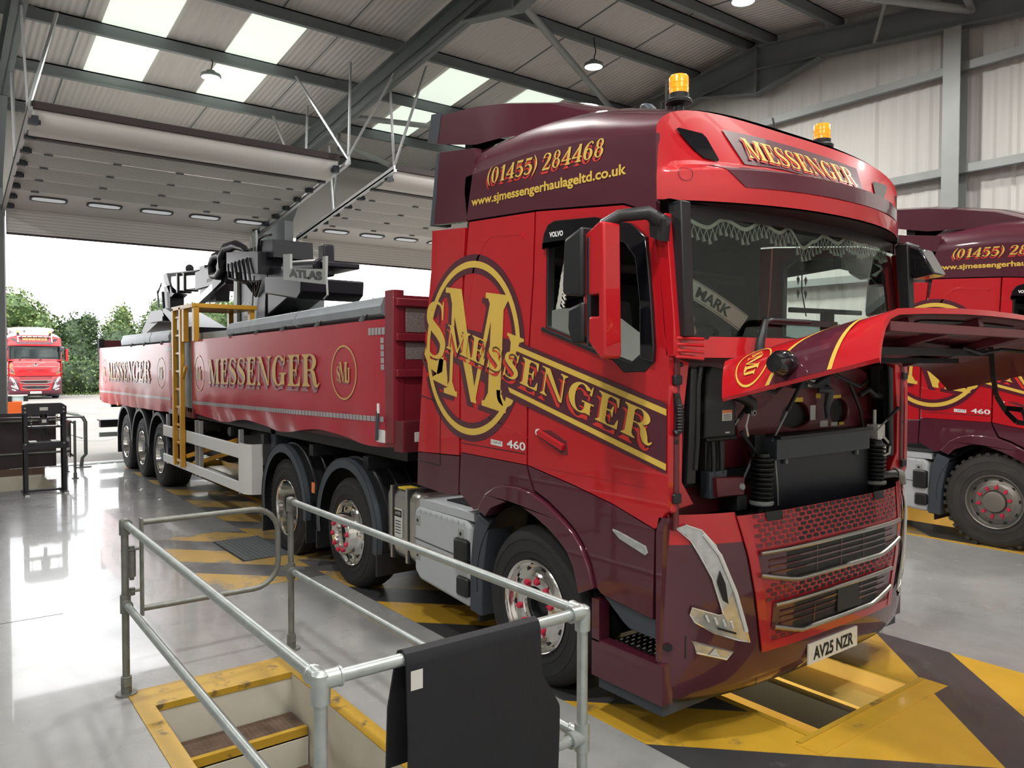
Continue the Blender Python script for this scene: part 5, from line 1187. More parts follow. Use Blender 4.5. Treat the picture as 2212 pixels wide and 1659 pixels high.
m.box((-14.95, -1.23, 1.2), (-14.88, 1.23, 2.48), dkred); m.box((-14.98, -1.25, 2.05), (-14.84, -1.15, 2.50), dark); m.build('side_frame', TR, loc=TL)
# front bulkhead
meshg = mat('expanded_metal', (.20, .17, .16), .7, 0, 0, .9, 90)
bulk = mat('dull_red_bulkhead', (.20, .014, .026), .4, 0, .3, .1)
m = MB(); m.box((-1.86, -1.26, 1.33), (-1.74, 1.25, 2.56), bulk); m.box((-1.87, -1.27, 1.36), (-1.73, -1.17, 2.60), bulk)
for z in (2.50, 2.22, 1.93): m.box((-1.76, -1.25, z-.03), (-1.70, 1.25, z+.03), bulk)
for y in (-.72, 0, .72): m.box((-1.76, y-.05, 1.4), (-1.69, y+.05, 2.54), bulk)
for y0, y1 in ((-1.15, -.78), (-.66, -.06)): m.box((-1.745, y0, 2.26), (-1.735, y1, 2.46), meshg); m.box((-1.745, y0, 2.04), (-1.735, y1, 2.18), meshg)
m.box((-1.73, -.72, 2.49), (-1.66, -.60, 2.62), black); m.box((-1.74, -1.26, 1.30), (-1.60, -.7, 1.55), dkred); m.box((-1.62, -1.15, 1.38), (-1.595, -1.05, 1.46), stickw)
m.build('bulkhead', TR, bevel=.006, loc=TL)
m = MB(); m.box((-1.99, -1.285, 1.36), (-1.87, -1.255, 1.46), white); m.tube([(-1.94, -1.30, 1.62), (-1.93, -1.31, 1.50), (-1.96, -1.30, 1.38)], .014, grey, 8); m.tube([(-1.93, -1.30, 1.68), (-1.93, -1.30, 1.6)], .012, white, 6); m.build('curtain_buckle', TR, loc=TL)
m = MB()
for x in (-8.80, -8.62): m.box((x-.05, -1.24, 1.3), (x+.05, -1.14, 2.5), steell)
for x in (-7.86, -7.74): m.box((x-.045, -1.24, 1.3), (x+.045, -1.14, 2.52), steelg)
m.box((-8.45, -1.2, 2.30), (-5.9, 1.2, 2.42), steell); m.box((-8.62, -1.2, 1.3), (-7.86, -1.16, 2.4), steelg); m.build('centre_post', TR, loc=TL)
# rolled boards strapped above the sides
def rolls(x0, x1, z0, z1, zt0, zt1, cuts, straps):
    o = None
    xs = [x0]+cuts+[x1]
    for a, b in zip(xs, xs[1:]):
        f = lambda x: (z0+(z1-z0)*(x-x0)/(x1-x0), zt0+(zt1-zt0)*(x-x0)/(x1-x0)); m = MB(); a += .02; b -= .02
        for k in range(1):
            (za, ta), (zb, tb) = f(a), f(b)
            P = lambda x, z, t: [(x, -1.23, z), (x, -1.26, z+.02), (x, -1.268, (z+t)/2), (x, -1.25, (z+t)/2+.03), (x, -1.235, t-.012), (x, -1.20, t), (x, -.9, t), (x, -.88, z)]
            A, B = P(a, za, ta), P(b, zb, tb); n = len(A); m.add(A+B, [tuple(range(n))[::-1], tuple(n+i for i in range(n))]+[(i, (i+1) % n, (i+1) % n+n, i+n) for i in range(n)], tarp)
        m.build('sheet_roll', TR, loc=TL)
    m = MB()
    for x in straps: zz, tt = f(x); m.bar((x, -1.275, zz-.03), (x+.06, -1.17, tt+.005), .035, .012, steelg, (1, 0, 0)); m.bar((x+.10, -1.272, zz), (x+.08, -1.17, tt+.005), .014, .01, ink, (1, 0, 0))
    m.build('roll_strap', TR, loc=TL)
rolls(-6.02, -1.93, 2.335, 2.40, 2.50, 2.565, [-3.80], [-5.85, -4.95, -4.15, -3.25, -2.3])
rolls(-12.45, -8.85, 2.31, 2.32, 2.515, 2.51, [-10.1], [-11.5, -10.5, -9.3])
# yellow ladder and platform
m = MB(); y = -1.30
for x in (-8.33, -7.93): m.box((x-.045, y-.04, .50), (x+.045, y+.02, 2.80), yellow)
for k in range(9): z = .58+.26*k; m.box((-8.33, y-.02, z-.018), (-7.93, y+.02, z+.018), yellow)
m.box((-8.38, -1.34, 2.76), (-7.25, -.45, 2.82), yellow)
for x, yy in ((-7.75, -1.30), (-7.3, -1.28), (-7.35, -.5), (-8.3, -.5)): m.box((x-.05, yy-.04, 2.3), (x+.05, yy+.03, 2.78), yellow)
m.bar((-7.93, y, 1.75), (-7.75, y, 1.95), .04, .04, yellow)
for z in (.0, .14): m.bar((-7.9, -1.25, .52+z), (-6.4, -.75, .93+z), .05, .06, yellow)
m.build('ladder', TR, bevel=.006, loc=TL)
m = MB()
m.box((-9.25, -1.27, .86), (-5.55, -1.235, 1.03), white); m.box((-9.25, -1.27, .45), (-5.55, -1.235, .58), white); m.build('side_guard', TR, bevel=.01, loc=TL)
m = MB(); m.prism([(-5.56, -1.275), (-5.36, -1.275), (-5.25, -1.22), (-5.22, -1.10), (-5.25, -1.10), (-5.28, -1.20), (-5.37, -1.24), (-5.56, -1.24)], 'z', .46, 1.05, white); m.build('side_guard_end', TR, loc=TL)
for x in (-9.15, -7.55, -7.35, -5.65): MB().box((x-.03, -1.235, .42), (x+.03, -1.19, 1.2), zinc).build('guard_support', TR, loc=TL)
m = MB(); m.box((-6.6, -.95, .75), (-5.2, -.3, 1.15), black); m.box((-7.2, -.5, .6), (-6.9, .5, 1.0), black); m.box((-4.95, -1.1, .72), (-4.8, -.9, 1.25), grey); m.box((-5.3, -.6, .68), (-4.2, .6, 1.0), dkred)
for s in (-1, 1): m.box((-5.15, s*.85-.07, .25), (-5.0, s*.85+.07, 1.2), black)
m.tube([(-8.6, -.7, .75), (-7.6, -.7, .75)], .2, black, 16); m.build('under_gear', TR, loc=TL)
for x in (-9.67, -10.98, -12.29):
    for s in (-1, 1):
        w = wheel(TR, x, 'trail', s, nuts=s < 0); w.location.x += 8
        m = MB(); rr = .66
        m.lathe([(rr, s*1.25), (rr, s*.78)], (x, 0, .54), 'y', black, 24, 12 if x > -12 else 8, 172 if x > -12 else 186); m.lathe([(rr-.05, s*1.255), (rr+.004, s*1.255), (rr+.004, s*1.22)], (x, 0, .54), 'y', grey, 24, 5, 178)
        m.box((x+rr-.02, min(s*1.25, s*.8), .45), (x+rr, max(s*1.25, s*.8), .68), black)
        if x < -12: m.box((x-rr, min(s*1.25, s*.8), .25), (x-rr+.02, max(s*1.25, s*.8), .6), black)
        m.build('trailer_mudguard', TR, loc=TL)
    m = MB(); m.tube([(x, -.9, .53), (x, .9, .53)], .075, black, 10); m.box((x-.3, -.6, .6), (x+.3, -.35, 1.0), black); m.box((x-.3, .35, .6), (x+.3, .6, 1.0), black); m.build('axle', TR, loc=TL)
m = MB(); m.box((-15.35, -1.2, .36), (-15.25, 1.2, .46), steell); m.box((-15.3, -1.2, .58), (-15.1, 1.2, .74), black); m.box((-15.4, -1.22, .72), (-15.0, 1.22, .75), black)
for y in (-.6, .6): m.box((-15.25, y-.06, .4), (-15.1, y+.06, 1.1), black)
m.build('rear_bumper', TR, loc=TL)
m = MB(); m.box((-13.0, -1.25, 1.16), (-12.85, -1.2, 1.22), orange); m.build('side_reflector', TR, loc=TL)
# ---- crane
blk = mat('crane_black', (.004, .004, .009), .4, 0, 0, .2)
CR = empty('loader_crane', (-8.1, 0, 1.35)); tag(CR, 'black loader crane with a folded boom, rising from the middle of the trailer', 'crane'); CLc = (8.1, 0, -1.35)
m = MB(); m.box((-8.75, -.45, 1.30), (-7.3, .45, 1.9), blk); m.prism([(-8.62, 1.6), (-7.6, 1.6), (-7.45, 2.95), (-7.37, 3.35), (-8.62, 3.48)], 'y', -.26, .26, blk); m.build('column', CR, bevel=.015, loc=CLc)
m = MB(); m.prism([(-8.90, 1.6), (-8.66, 1.6), (-8.60, 3.44), (-8.76, 3.44)], 'y', -.30, .2, steell); m.box((-7.5, .1, 1.6), (-7.1, .5, 2.98), steelg); m.build('pale_post', CR, loc=CLc)
m = MB(); m.mesh2(lay(sans('ATLAS', .04), (-8.50, 2.90), (.36, 0), (0, .05)), lambda x, z: (x, -.263, z), white); m.box((-8.45, -.264, 2.55), (-8.12, -.261, 2.75), stickw); m.mesh2(lay(sans('ATLAS', .04), (-8.41, 2.70), (.25, 0), (0, .03)), lambda x, z: (x, -.266, z), ink); m.build('crane_plate', CR, recalc=False, loc=CLc)
m = MB(); m.prism([(-8.75, 3.45), (-7.3, 3.28), (-7.3, 3.60), (-7.4, 3.62), (-8.75, 3.75)], 'y', -.42, .35, blk); m.prism([(-7.60, 3.55), (-7.52, 3.80), (-7.04, 3.76), (-7.02, 3.5)], 'y', -.3, .3, blk); m.tube([(-7.60, -.32, 3.6), (-7.52, -.32, 3.82), (-7.3, -.32, 3.84), (-7.04, -.32, 3.82)], .02, blk, 8)
m.tube([(-8.1, -.2, 3.65), (-8.1, -.2, 4.0), (-8.0, -.2, 4.02), (-7.98, -.2, 3.7)], .02, steell, 8); m.tube([(-8.25, -.2, 3.65), (-8.25, -.2, 3.95)], .015, steell, 8); m.box((-8.5, -.2, 3.7), (-7.7, .1, 3.78), blk); m.build('slewing_head', CR, bevel=.01, loc=CLc)
m = MB(); m.prism([(-6.68, 2.95), (-5.55, 2.80), (-5.40, 2.88), (-5.38, 3.06), (-6.68, 3.18)], 'y', -.55, .3, blk); m.prism([(-7.4, 2.7), (-6.6, 2.9), (-6.6, 3.3), (-7.4, 3.4)], 'y', -.25, .25, blk); m.tube([(-6.5, -.3, 3.3), (-5.4, -.3, 3.22)], .09, blk, 12); m.box((-6.4, -.3, 3.2), (-5.3, .2, 3.28), blk); m.box((-5.58, -.25, 3.10), (-5.40, -.1, 3.50), blk); m.build('operator_seat', CR, bevel=.02, loc=CLc)
pale = mat('pale_sign_paint', (.34, .36, .34), .5)
m = MB(); m.prism([(-5.80, 3.06), (-4.52, 2.90), (-4.50, 3.22), (-4.58, 3.22), (-4.59, 3.08), (-5.57, 3.18), (-5.57, 3.36), (-5.80, 3.38)], 'y', -.62, -.59, pale); m.tube([(-4.52, -.6, 2.95), (-4.5, -.6, 2.78), (-4.6, -.6, 2.74)], .012, pale, 6)
m.mesh2(lay(sans('ATLAS', .06), (-5.60, 3.085), (1.0, -.128), (0, .095)), lambda x, z: (x, -.624, z), ink); m.build('seat_guard_sign', CR, recalc=False, loc=CLc)
# boom
m = MB(); m.prism([(-8.9, 3.42), (-9.5, 3.50), (-9.9, 3.62), (-9.98, 3.76), (-9.75, 3.84), (-9.2, 3.72), (-8.7, 3.56)], 'y', -.22, .22, blk)
hz_ = [(-9.9, 3.5), (-9.95, 3.68), (-9.75, 3.80), (-9.45, 3.80), (-9.25, 3.70), (-9.3, 3.56), (-9.6, 3.46)]
m.tube([(x, -.3, z) for x, z in hz_], .07, blk, 10, closed=True)
hz2 = [(-9.3, 3.55), (-9.28, 3.74), (-9.05, 3.86), (-8.6, 3.86), (-8.2, 3.76), (-8.05, 3.68)]
m.tube([(x, -.32, z) for x, z in hz2], [.07, .085, .085, .075, .055, .04], blk, 10); m.build('hose_loop', CR, loc=CLc)
m = MB(); m.prism([(-9.6, 3.52), (-10.35, 3.38), (-11.5, 3.38), (-11.5, 3.70), (-10.6, 3.73), (-9.9, 3.80)], 'y', -.16, .16, blk); m.prism([(-10.92, 3.72), (-10.57, 3.72), (-10.57, 3.90), (-10.80, 3.92)], 'y', -.1, .1, blk); m.box((-11.5, -.08, 3.7), (-11.15, .08, 3.82), blk)
for k in range(4): m.tube([(-9.85, -.18+.05*k, 3.74-.03*k), (-10.7, -.18+.05*k, 3.70-.03*k)], .012, steell, 6)
m.mesh2(lay(sans('ATLAS 120.2', .03), (-10.75, 3.45), (.6, .03), (0, .06)), lambda x, z: (x, -.165, z), stickw); m.build('main_boom', CR, bevel=.01, loc=CLc)
m = MB(); m.prism([(-11.45, 3.42), (-13.0, 3.46), (-13.5, 3.62), (-13.45, 3.80), (-11.45, 3.66)], 'y', -.11, .11, silver); m.tube([(-11.3, -.14, 3.72), (-13.6, -.14, 3.88)], .022, blk, 8); m.tube([(-11.3, .1, 3.72), (-13.7, .1, 3.84)], .022, blk, 8)
for x in (-12.4, -12.9): m.box((x-.05, -.14, 3.42), (x+.05, .14, 3.82), blk)
m.lathe([(.0, -.06), (.07, -.05), (.08, .03), (0, .04)], (-12.1, -.1, 3.84), 'x', blk, 12); m.prism([(-14.02, 3.90), (-13.72, 3.90), (-13.3, 3.45), (-13.1, 3.42), (-13.4, 3.36), (-13.7, 3.6), (-13.95, 3.72)], 'y', -.14, .14, blk); m.build('boom_extension', CR, bevel=.008, loc=CLc)
m = MB(); m.prism([(-11.3, 3.40), (-10.3, 3.40), (-10.35, 3.10), (-11.38, 3.14)], 'y', -.12, .12, blk); m.bar((-9.55, -.2, 3.42), (-10.95, -.2, 3.14), .12, .12, silver); m.prism([(-9.95, 3.36), (-9.55, 3.40), (-9.35, 3.52), (-9.4, 3.32), (-9.9, 3.24)], 'y', -.24, .1, blk); m.bar((-9.5, -.2, 3.44), (-10.0, -.2, 3.33), .17, .17, blk); m.build('lift_cylinder', CR, loc=CLc)
m = MB(); m.box((-13.95, -.14, 3.12), (-13.45, .14, 3.62), blk); m.prism([(-14.45, 3.12), (-13.4, 3.10), (-13.3, 2.95), (-15.2, 2.6), (-15.3, 2.72)], 'y', -.3, .3, blk); m.prism([(-13.5, 3.1), (-13.2, 3.12), (-11.1, 2.66), (-11.0, 2.50), (-11.9, 2.52)], 'y', -.3, .3, blk); m.box((-14.4, -.35, 2.86), (-13.2, .35, 2.95), blk); m.prism([(-12.15, 2.86), (-11.6, 2.74), (-11.65, 2.66), (-12.2, 2.78)], 'y', -.31, -.30, stickw)
m.tube([(-14.1, -.16, 3.66), (-14.45, -.16, 3.55), (-14.35, -.16, 3.2), (-14.0, -.16, 3.0)], .014, blk, 6); m.tube([(-14.0, -.18, 3.7), (-14.3, -.18, 3.5), (-14.2, -.18, 3.2)], .014, blk, 6); m.tube([(-13.8, -.2, 3.5), (-13.7, -.2, 3.05)], .03, blk, 8); m.build('brick_grab', CR, loc=CLc)
m = MB()
for k in range(6): m.tube([(-8.6+.18*k, -.44, 3.55), (-8.5+.2*k, -.46, 3.32-.03*k), (-8.0+.12*k, -.35, 3.2), (-7.8, -.28, 3.0)], .018, blk, 6)
m.tube([(-8.0, -.30, 2.5), (-7.9, -.30, 2.9), (-7.75, -.32, 3.3)], .012, steelg, 6); m.build('hydraulic_hose', CR, loc=CLc)
# ================================================================ tube guard rail round the stairwell
XA_, XB_, YN, YF, HZ, LZ = -1.335, 1.56, -3.31, -2.23, 1.045, .555
TR_ = .0212
RL = empty('stairwell_guard_rail', (0.1, -2.8, 0)); tag(RL, 'galvanised tube guard rail standing round the stairwell in the floor', 'railing'); o_ = (-.1, 2.8, 0)
def fit(m, c, d, L=.055, r=.030, ma=galv):
    c = Vector(c); d = Vector(d)*L; m.tube([c-d*.0, c+d*.86, c+d*.9, c+d], [r, r, r*1.08, r*1.08], ma, 14)
for (x, y), ma in (((XA_, YN), galvd), ((XA_-.12, YF), galvd), ((XB_, YN), galv), ((XB_, YF), galv)):
    m = MB(); m.tube([(x, y, 0), (x, y, HZ)], TR_, ma, 16); p = m.build('post', RL, loc=o_)
    m = MB(); m.lathe([(0, .012), (.06, .012), (.062, 0)], (x, y, 0), 'z', ma, 24); m.tube([(x, y, .01), (x, y, .11), (x, y, .112)], [.03, .03, .027], ma, 14); m.box((x+.02, y-.02, .06), (x+.04, y+.02, .10), ma); m.build('base_flange', p)
    sx = 1 if x < 0 else -1
    m = MB(); m.tube([(x, y, LZ-.055), (x, y, LZ+.055)], .030, ma, 14); fit(m, (x, y, LZ), (sx, 0, 0), .065, .030, ma)
    if x > 0: fit(m, (x, y, LZ), (0, 1 if y == YN else -1, 0), .065, .030, ma)
    m.build('tee_fitting', p)
    m = MB(); m.tube([(x, y, HZ-.07), (x, y, HZ-.005), (x, y, HZ+.02), (x, y, HZ+.03)], [.030, .031, .028, .012], ma, 14)
    for z in (HZ,):
        fit(m, (x, y, z), (sx, 0, 0), .065, .030, ma)
        if x > 0: fit(m, (x, y, z), (0, 1 if y == YN else -1, 0), .065, .030, ma)
    m.build('elbow_fitting', p)
for y, x0 in ((YN, XA_), (YF, XA_-.12)):
    for z in (HZ, LZ): MB().tube([(x0, y, z), (XB_, y, z)], TR_, galv, 16).build('rail', RL, loc=o_)
for z in (HZ, LZ): MB().tube([(XB_, YN, z), (XB_, YF, z)], TR_, galv, 16).build('rail', RL, loc=o_)
# gate
GT = empty('tube_gate', (XA_-.08, YN+.12, 0)); tag(GT, 'grey tube gate hinged on the corner post at the head of the steps', 'gate'); gl_ = (-(XA_-.08), -(YN+.12), 0)
gx = -1.43
pts = [(gx, -3.19, 1.02), (gx, -2.50, 1.02)]+[(gx, -2.50+.17*math.sin(R(a)), .85+.17*math.cos(R(a))) for a in (15, 30, 45, 60, 75, 90)]+[(gx, -2.33, .65)]+[(gx, -2.50+.17*math.cos(R(a)), .65-.17*math.sin(R(a))) for a in (15, 30, 45, 60, 75, 90)]+[(gx, -3.19, .48)]
MB().tube(pts, .0185, galvd, 14).build('gate_frame', GT, loc=gl_)
m = MB(); m.box((gx-.025, -3.205, .44), (gx+.025, -3.19, 1.045), galvd); b = m.build('gate_stile', GT, loc=gl_)
m = MB()
for z in (.86, .60): m.box((gx-.02, -3.29, z-.006), (gx+.02, -3.195, z+.006), galvd); m.tube([(gx, -3.255, z-.025), (gx, -3.255, z+.02)], .018, galvd, 10)
m.tube([(gx, -3.255, .69), (gx, -3.255, .85)], .024, galvd, 12); m.tube([(gx, -3.255, .67), (gx, -3.255, .70)], .014, galvd, 8); m.bar((gx, -3.3, .86), (XA_, YN, .86), .03, .012, galvd); m.bar((gx, -3.3, .60), (XA_, YN, .60), .03, .012, galvd); m.build('gate_hinge', GT, loc=gl_)
# rubber mat over the near cross rail
y0, y1 = -3.03, -2.47
def mat_pt(i, j, d=0.0):
    # j: 0 = far lower hem ... over the rail ... 1 = near lower hem (towards the viewer)
    s = -.40+1.40*j; r = TR_+.004+d
    w = .5*math.sin(max(0, min(1, (s-.25)/.3))*math.pi/2)**2 if s > .25 else 0
    y = y0+(y1-y0)*i; flare = .055*max(0, min(1, (s-.2)/.14)); y = y+(.085*flare/.055*(i**3) if s > 0 else -.03*(1-i)*min(1, -s/.2)) if s != 0 else y
    if s < -.033: return (XB_-r-.01*math.sin((-s-.033)*3), y+.02*(s+.033), HZ+(s+.033))
    if s <= .033: a = (s/.033)*math.pi/2; return (XB_+r*math.sin(a), y, HZ+r*math.cos(a))
    return (XB_+r+.012*math.sin((s-.033)*5), y, HZ-(s-.033))
m = MB(); m.grid(lambda i, j: mat_pt(i, j), 10, 84, matb); m.grid(lambda i, j: mat_pt(i, j, .009), 10, 84, matb)
for i in (0, 1): m.grid(lambda u, j: mat_pt(i, j, .009*u), 1, 84, matb)
for j in (0, 1): m.grid(lambda i, u: mat_pt(i, j, .009*u), 10, 1, matb)
MT = m.build('rubber_mat'); tag(MT, 'black rubber mat draped over the near end rail of the stairwell guard', 'mat')
m = MB(); lp = lambda a, b: (XB_+TR_+.0155+.012*math.sin(.05*5), y0+.012+a, HZ-.03-b)
m.add([lp(0, 0), lp(.045, 0), lp(.045, .13), lp(0, .13)], [(0, 1, 2, 3)], stickw)
m.mesh2(lay(sans('VOLVO', .03), (0, 0), (1, 0), (0, 1)), lambda a, b: (lp(0, 0)[0]+.0008, lp(.024+.014*(1-b)*0+.0, 0)[1]+.012*(b-.5)*-1+.0, lp(0, .118-.052*a)[2]), ink)
for k in range(2): m.add([(lp(.037+.004*k, .07)[0]+.0006,)+lp(.037+.004*k, .07)[1:], (lp(.037+.004*k, .12)[0]+.0006,)+lp(.037+.004*k, .12)[1:], (lp(.039+.004*k, .12)[0]+.0006,)+lp(.039+.004*k, .12)[1:], (lp(.039+.004*k, .07)[0]+.0006,)+lp(.039+.004*k, .07)[1:]], [(0, 1, 2, 3)], ink)
m.build('mat_label', MT, recalc=False)
# ---- workshop press and guard boards by the other pit
PR = empty('workshop_press', (-10.06, -2.79, 0)); tag(PR, 'black hydraulic workshop press standing near the doors, beside a dark boarded guard', 'press'); pl = (10.06, 2.79, 0)
PB = mat('press_black', (.018, .018, .024), .4, .2, .3, .15)
px_ = -10.06
for y in (-3.05, -2.54):
    m = MB(); m.box((px_-.07, y-.03, .02), (px_+.07, y-.02, 1.33), PB); m.box((px_+.05, y-.03, .02), (px_+.07, y+.035, 1.33), PB); m.box((px_-.07, y-.03, .02), (px_-.05, y+.035, 1.33), PB)
    m.build('upright', PR, loc=pl)
    m = MB(); m.box((px_-.28, y-.035, 0), (px_+.28, y+.035, .03), PB); m.box((px_+.24, y-.03, 0), (px_+.29, y+.03, .02), white); m.build('foot', PR, loc=pl)
m = MB()
for x in (px_-.09, px_+.072): m.prism([(-3.08, 1.21), (-2.50, 1.21), (-2.50, 1.33), (-2.56, 1.375), (-3.0, 1.375), (-3.08, 1.35)], 'x', x, x+.018, PB)
m.build('crown_beam', PR, loc=pl)
m = MB(); m.box((px_+.0905, -2.86, 1.27), (px_+.092, -2.75, 1.32), stickw); m.build('maker_plate', PR, loc=pl)
m = MB()
for y in (-3.05, -2.54):
    for z in (1.25, 1.31, .76): m.lathe([(.014, 0), (.014, .012), (0, .012)], (px_+.09, y, z), 'x', steell, 8)
m.build('bolt_head', PR, loc=pl)
m = MB(); m.box((px_-.07, -3.03, 1.0), (px_+.07, -2.56, 1.03), PB)
m.tube([(px_, -2.80, 1.21), (px_, -2.80, 1.05)], .05, PB, 12); m.tube([(px_, -2.80, 1.03), (px_, -2.80, .86)], .025, PB, 10); m.box((px_-.03, -2.86, 1.05), (px_+.06, -2.74, 1.16), PB); m.box((px_+.061, -2.83, 1.08), (px_+.063, -2.77, 1.13), stickw); m.build('ram', PR, loc=pl)
for y in (-2.97, -2.62):
    m = MB(); pts = []
    for k in range(37): a = k*math.pi/3; pts.append((px_+.016*math.cos(a), y+.016*math.sin(a), 1.03+.18*k/36))
    m.tube(pts, .004, silver, 5); m.build('return_spring', PR, loc=pl)
m = MB()
for x in (px_-.09, px_+.072): m.box((x, -3.09, .68), (x+.018, -2.47, .78), PB)
m.build('press_bed', PR, loc=pl)
m = MB()
for y in (-2.95, -2.66): m.box((px_-.09, y-.05, .78), (px_+.10, y+.05, .80), steell)
m.build('bed_plate', PR, loc=pl)
m = MB(); m.box((px_-.02, -3.03, .02), (px_+.02, -2.56, .05), PB); m.build('tie_bar', PR, loc=pl)
BD = empty('pit_guard', (-12.4, -3.2, 0)); tag(BD, 'tube guard with dark boards and an upturned plank round the far pit stairs', 'guard'); bl = (12.4, 3.2, 0)
brd = mat('dark_board', (.04, .026, .03), .5, 0, .1, .3, 3)
m = MB(); m.box((-12.45, -4.6, .12), (-12.42, -2.36, 1.10), brd); m.box((-12.40, -4.6, .0), (-12.36, -2.55, .12), mat('brown_kick_board', (.13, .085, .06), .7)); m.build('board', BD, loc=bl)
m = MB(); m.box((-12.4, -2.25, .35), (-11.6, -2.23, .98), PB); m.build('side_board', BD, loc=bl)
for y, z in ((-4.6, .96), (-4.6, .38)): MB().tube([(-12.40, y, z), (-12.40, -2.2, z), (-11.4, -2.2, z)], .022, galvd, 10).build('rail', BD, loc=bl)
for x, y in ((-12.4, -2.2), (-11.4, -2.2), (-12.4, -4.5)):
    m = MB(); m.tube([(x, y, 0), (x, y, 1.0)], .022, galvd, 10); m.lathe([(0, .012), (.055, .012), (.056, 0)], (x, y, 0), 'z', galvd, 16); m.tube([(x, y, .0), (x, y, .1)], .03, galvd, 10); m.build('post', BD, loc=bl)
m = MB(); m.bar((-12.4, -3.9, 1.03), (-11.9, -2.0, 1.03), .16, .025, brd); tag(m.build('plank'), 'dark plank lying across the top of the boarded pit guard', 'plank')
# bent tube hoop by the threshold
m = MB(); hx = -13.0; m.tube([(hx, -1.88, 0), (hx, -1.86, .18), (hx, -1.80, .24), (hx, -1.80, .86), (hx-.03, -1.84, .95), (hx-.2, -1.92, 1.0), (hx-.9, -2.1, 1.03)], .035, galvd, 12); m.bar((hx, -1.86, .55), (hx-.9, -2.1, .62), .02, .02, galvd); m.box((hx-.12, -2.0, 0), (hx+.12, -1.72, .015), galvd)
tag(m.build('bent_rail'), 'bent grey tube hoop fixed to the ground beside the doorway', 'hoop')
# stray hoses, drain at threshold
m = MB(); m.box((-13.6, -3.0, -.01), (-13.25, 1.6, .0), steelg); m.box((-13.6, 2.6, -.01), (-13.25, 7.3, 0), steelg)
for k in range(16): m.box((-13.5, -2.95+.29*k, 0), (-13.3, -2.72+.29*k, .01), galvd)
tag(m.build('floor_drain'), kind='structure')
# ================================================================ yard, hedge and trees
m = MB(); m.add([(-120, -70, -.012), (-13.25, -70, -.012), (-13.25, 90, -.012), (-120, 90, -.012)], [(0, 1, 2, 3)], concrete); tag(m.build('ground', recalc=False), kind='structure')
m = MB()
for i, (x, y, a, b) in enumerate(((-24, 1.5, 2.2, 1.0), (-30, 3.6, 3.6, .6), (-20, -.6, 1.4, .7), (-34, 1.2, 4, .5))):
    vs = [(x+a*math.cos(t)*(1+.2*math.sin(3*t+i)), y+b*math.sin(t)*(1+.25*math.sin(2*t+i)), -.008) for t in [k*2*math.pi/24 for k in range(24)]]; m.add(vs, [tuple(range(24))], mat('damp_concrete', (.14, .133, .122), .6, 0, 0, .3, 2))
tag(m.build('yard_patch', recalc=False), kind='structure')
def leafmat(n, c): return mat(n, c, .6, 0, 0, .45, 1.4, detail=6)
GR = [leafmat('leaf_dark', (.022,.045,.014)), leafmat('leaf_mid', (.05,.09,.024)), leafmat('leaf_light', (.11,.165,.045)), leafmat('leaf_yellow', (.17,.19,.045))]
def blob_leaves(m, c, rx, ry, rz, n, s, mats, rnd):
    for _ in range(n):
        u = rnd.uniform(-1, 1); a = rnd.uniform(0, 2*math.pi); r = rnd.uniform(.62, 1.05); q = math.sqrt(1-u*u)
        p = Vector((c[0]+rx*r*q*math.cos(a), c[1]+ry*r*q*math.sin(a), c[2]+rz*r*u))
        if p.z < .03: continue
        d1 = Vector((rnd.uniform(-1, 1), rnd.uniform(-1, 1), rnd.uniform(-1, 1))).normalized()*s*.85*rnd.uniform(.6, 1.3); d2 = d1.cross(Vector((rnd.uniform(-1, 1), rnd.uniform(-1, 1), rnd.uniform(-1, 1)))).normalized()*s*.5
        m.add([p-d1, p+d2, p+d1, p-d2], [(0, 1, 2, 3)], rnd.choice(mats))
def core(m, c, rx, ry, rz, ma, rnd):
    n = 10; vs = []
    for i in range(n+1):
        for j in range(14):
            t = math.pi*i/n; a = 2*math.pi*j/14; k = .62+.2*rnd.random()
            vs.append((c[0]+rx*k*math.sin(t)*math.cos(a), c[1]+ry*k*math.sin(t)*math.sin(a), max(-.005, c[2]+rz*k*math.cos(t))))
    m.add(vs, [(i*14+j, i*14+(j+1) % 14, (i+1)*14+(j+1) % 14, (i+1)*14+j) for i in range(n) for j in range(14)], ma)
def tree(kind, x, y, blobs, label, mats, n, s, trunk=True, seed=1, cat='tree', group=None):
    rnd = random.Random(seed); x = x*1.14; y = y*1.14; blobs = [tuple(1.13*q for q in b) for b in blobs]; r = empty(kind, (x, y, 0)); tag(r, label, cat, group); m = MB()
    for bx, by, bz, rx, ry, rz in blobs: core(m, (bx, by, bz), rx, ry, rz, mats[0], rnd); blob_leaves(m, (bx, by, bz), rx, ry, rz, int(n*4.5*rx*rz), s, mats, rnd)
    m.build('foliage', r, recalc=False)
    if trunk:
        t = MB(); t.tube([(0, 0, 0), (.05, .05, 1.4), (0, .1, blobs[0][2])], [.2, .16, .08], bark, 8); t.build('trunk', r)
D, M_, L_, Y_ = GR
G1 = 'trees beyond the yard hedge'
tree('broad_tree', -50, 0.0, [(0, 0, 4.6, 2, 2.2, 1.5), (0, -1.4, 3.7, 2, 1.6, 1.4), (0, 1.6, 3.6, 2, 1.4, 1.3)], 'rounded pale green tree rising behind the parked red tractor in the yard', [M_, L_, L_, L_], 90, .17, True, 3)
tree('slender_tree', -49, 3.4, [(0, 0, 3.0, 1.3, 1.2, 1.7), (0, .8, 3.8, .8, .6, 1.0)], 'slim dark tree standing between the parked tractor and the trailer', [D, D, M_, M_], 120, .13, True, 5)
tree('pointed_tree', -51, 6.2, [(0, 0, 3.2, 1.4, 1.3, 1.8), (0, .2, 4.5, .7, .6, 1.1)], 'yellowish pointed tree above the hedge beside the rear end of the trailer', [M_, L_, Y_, L_], 120, .13, True, 7)
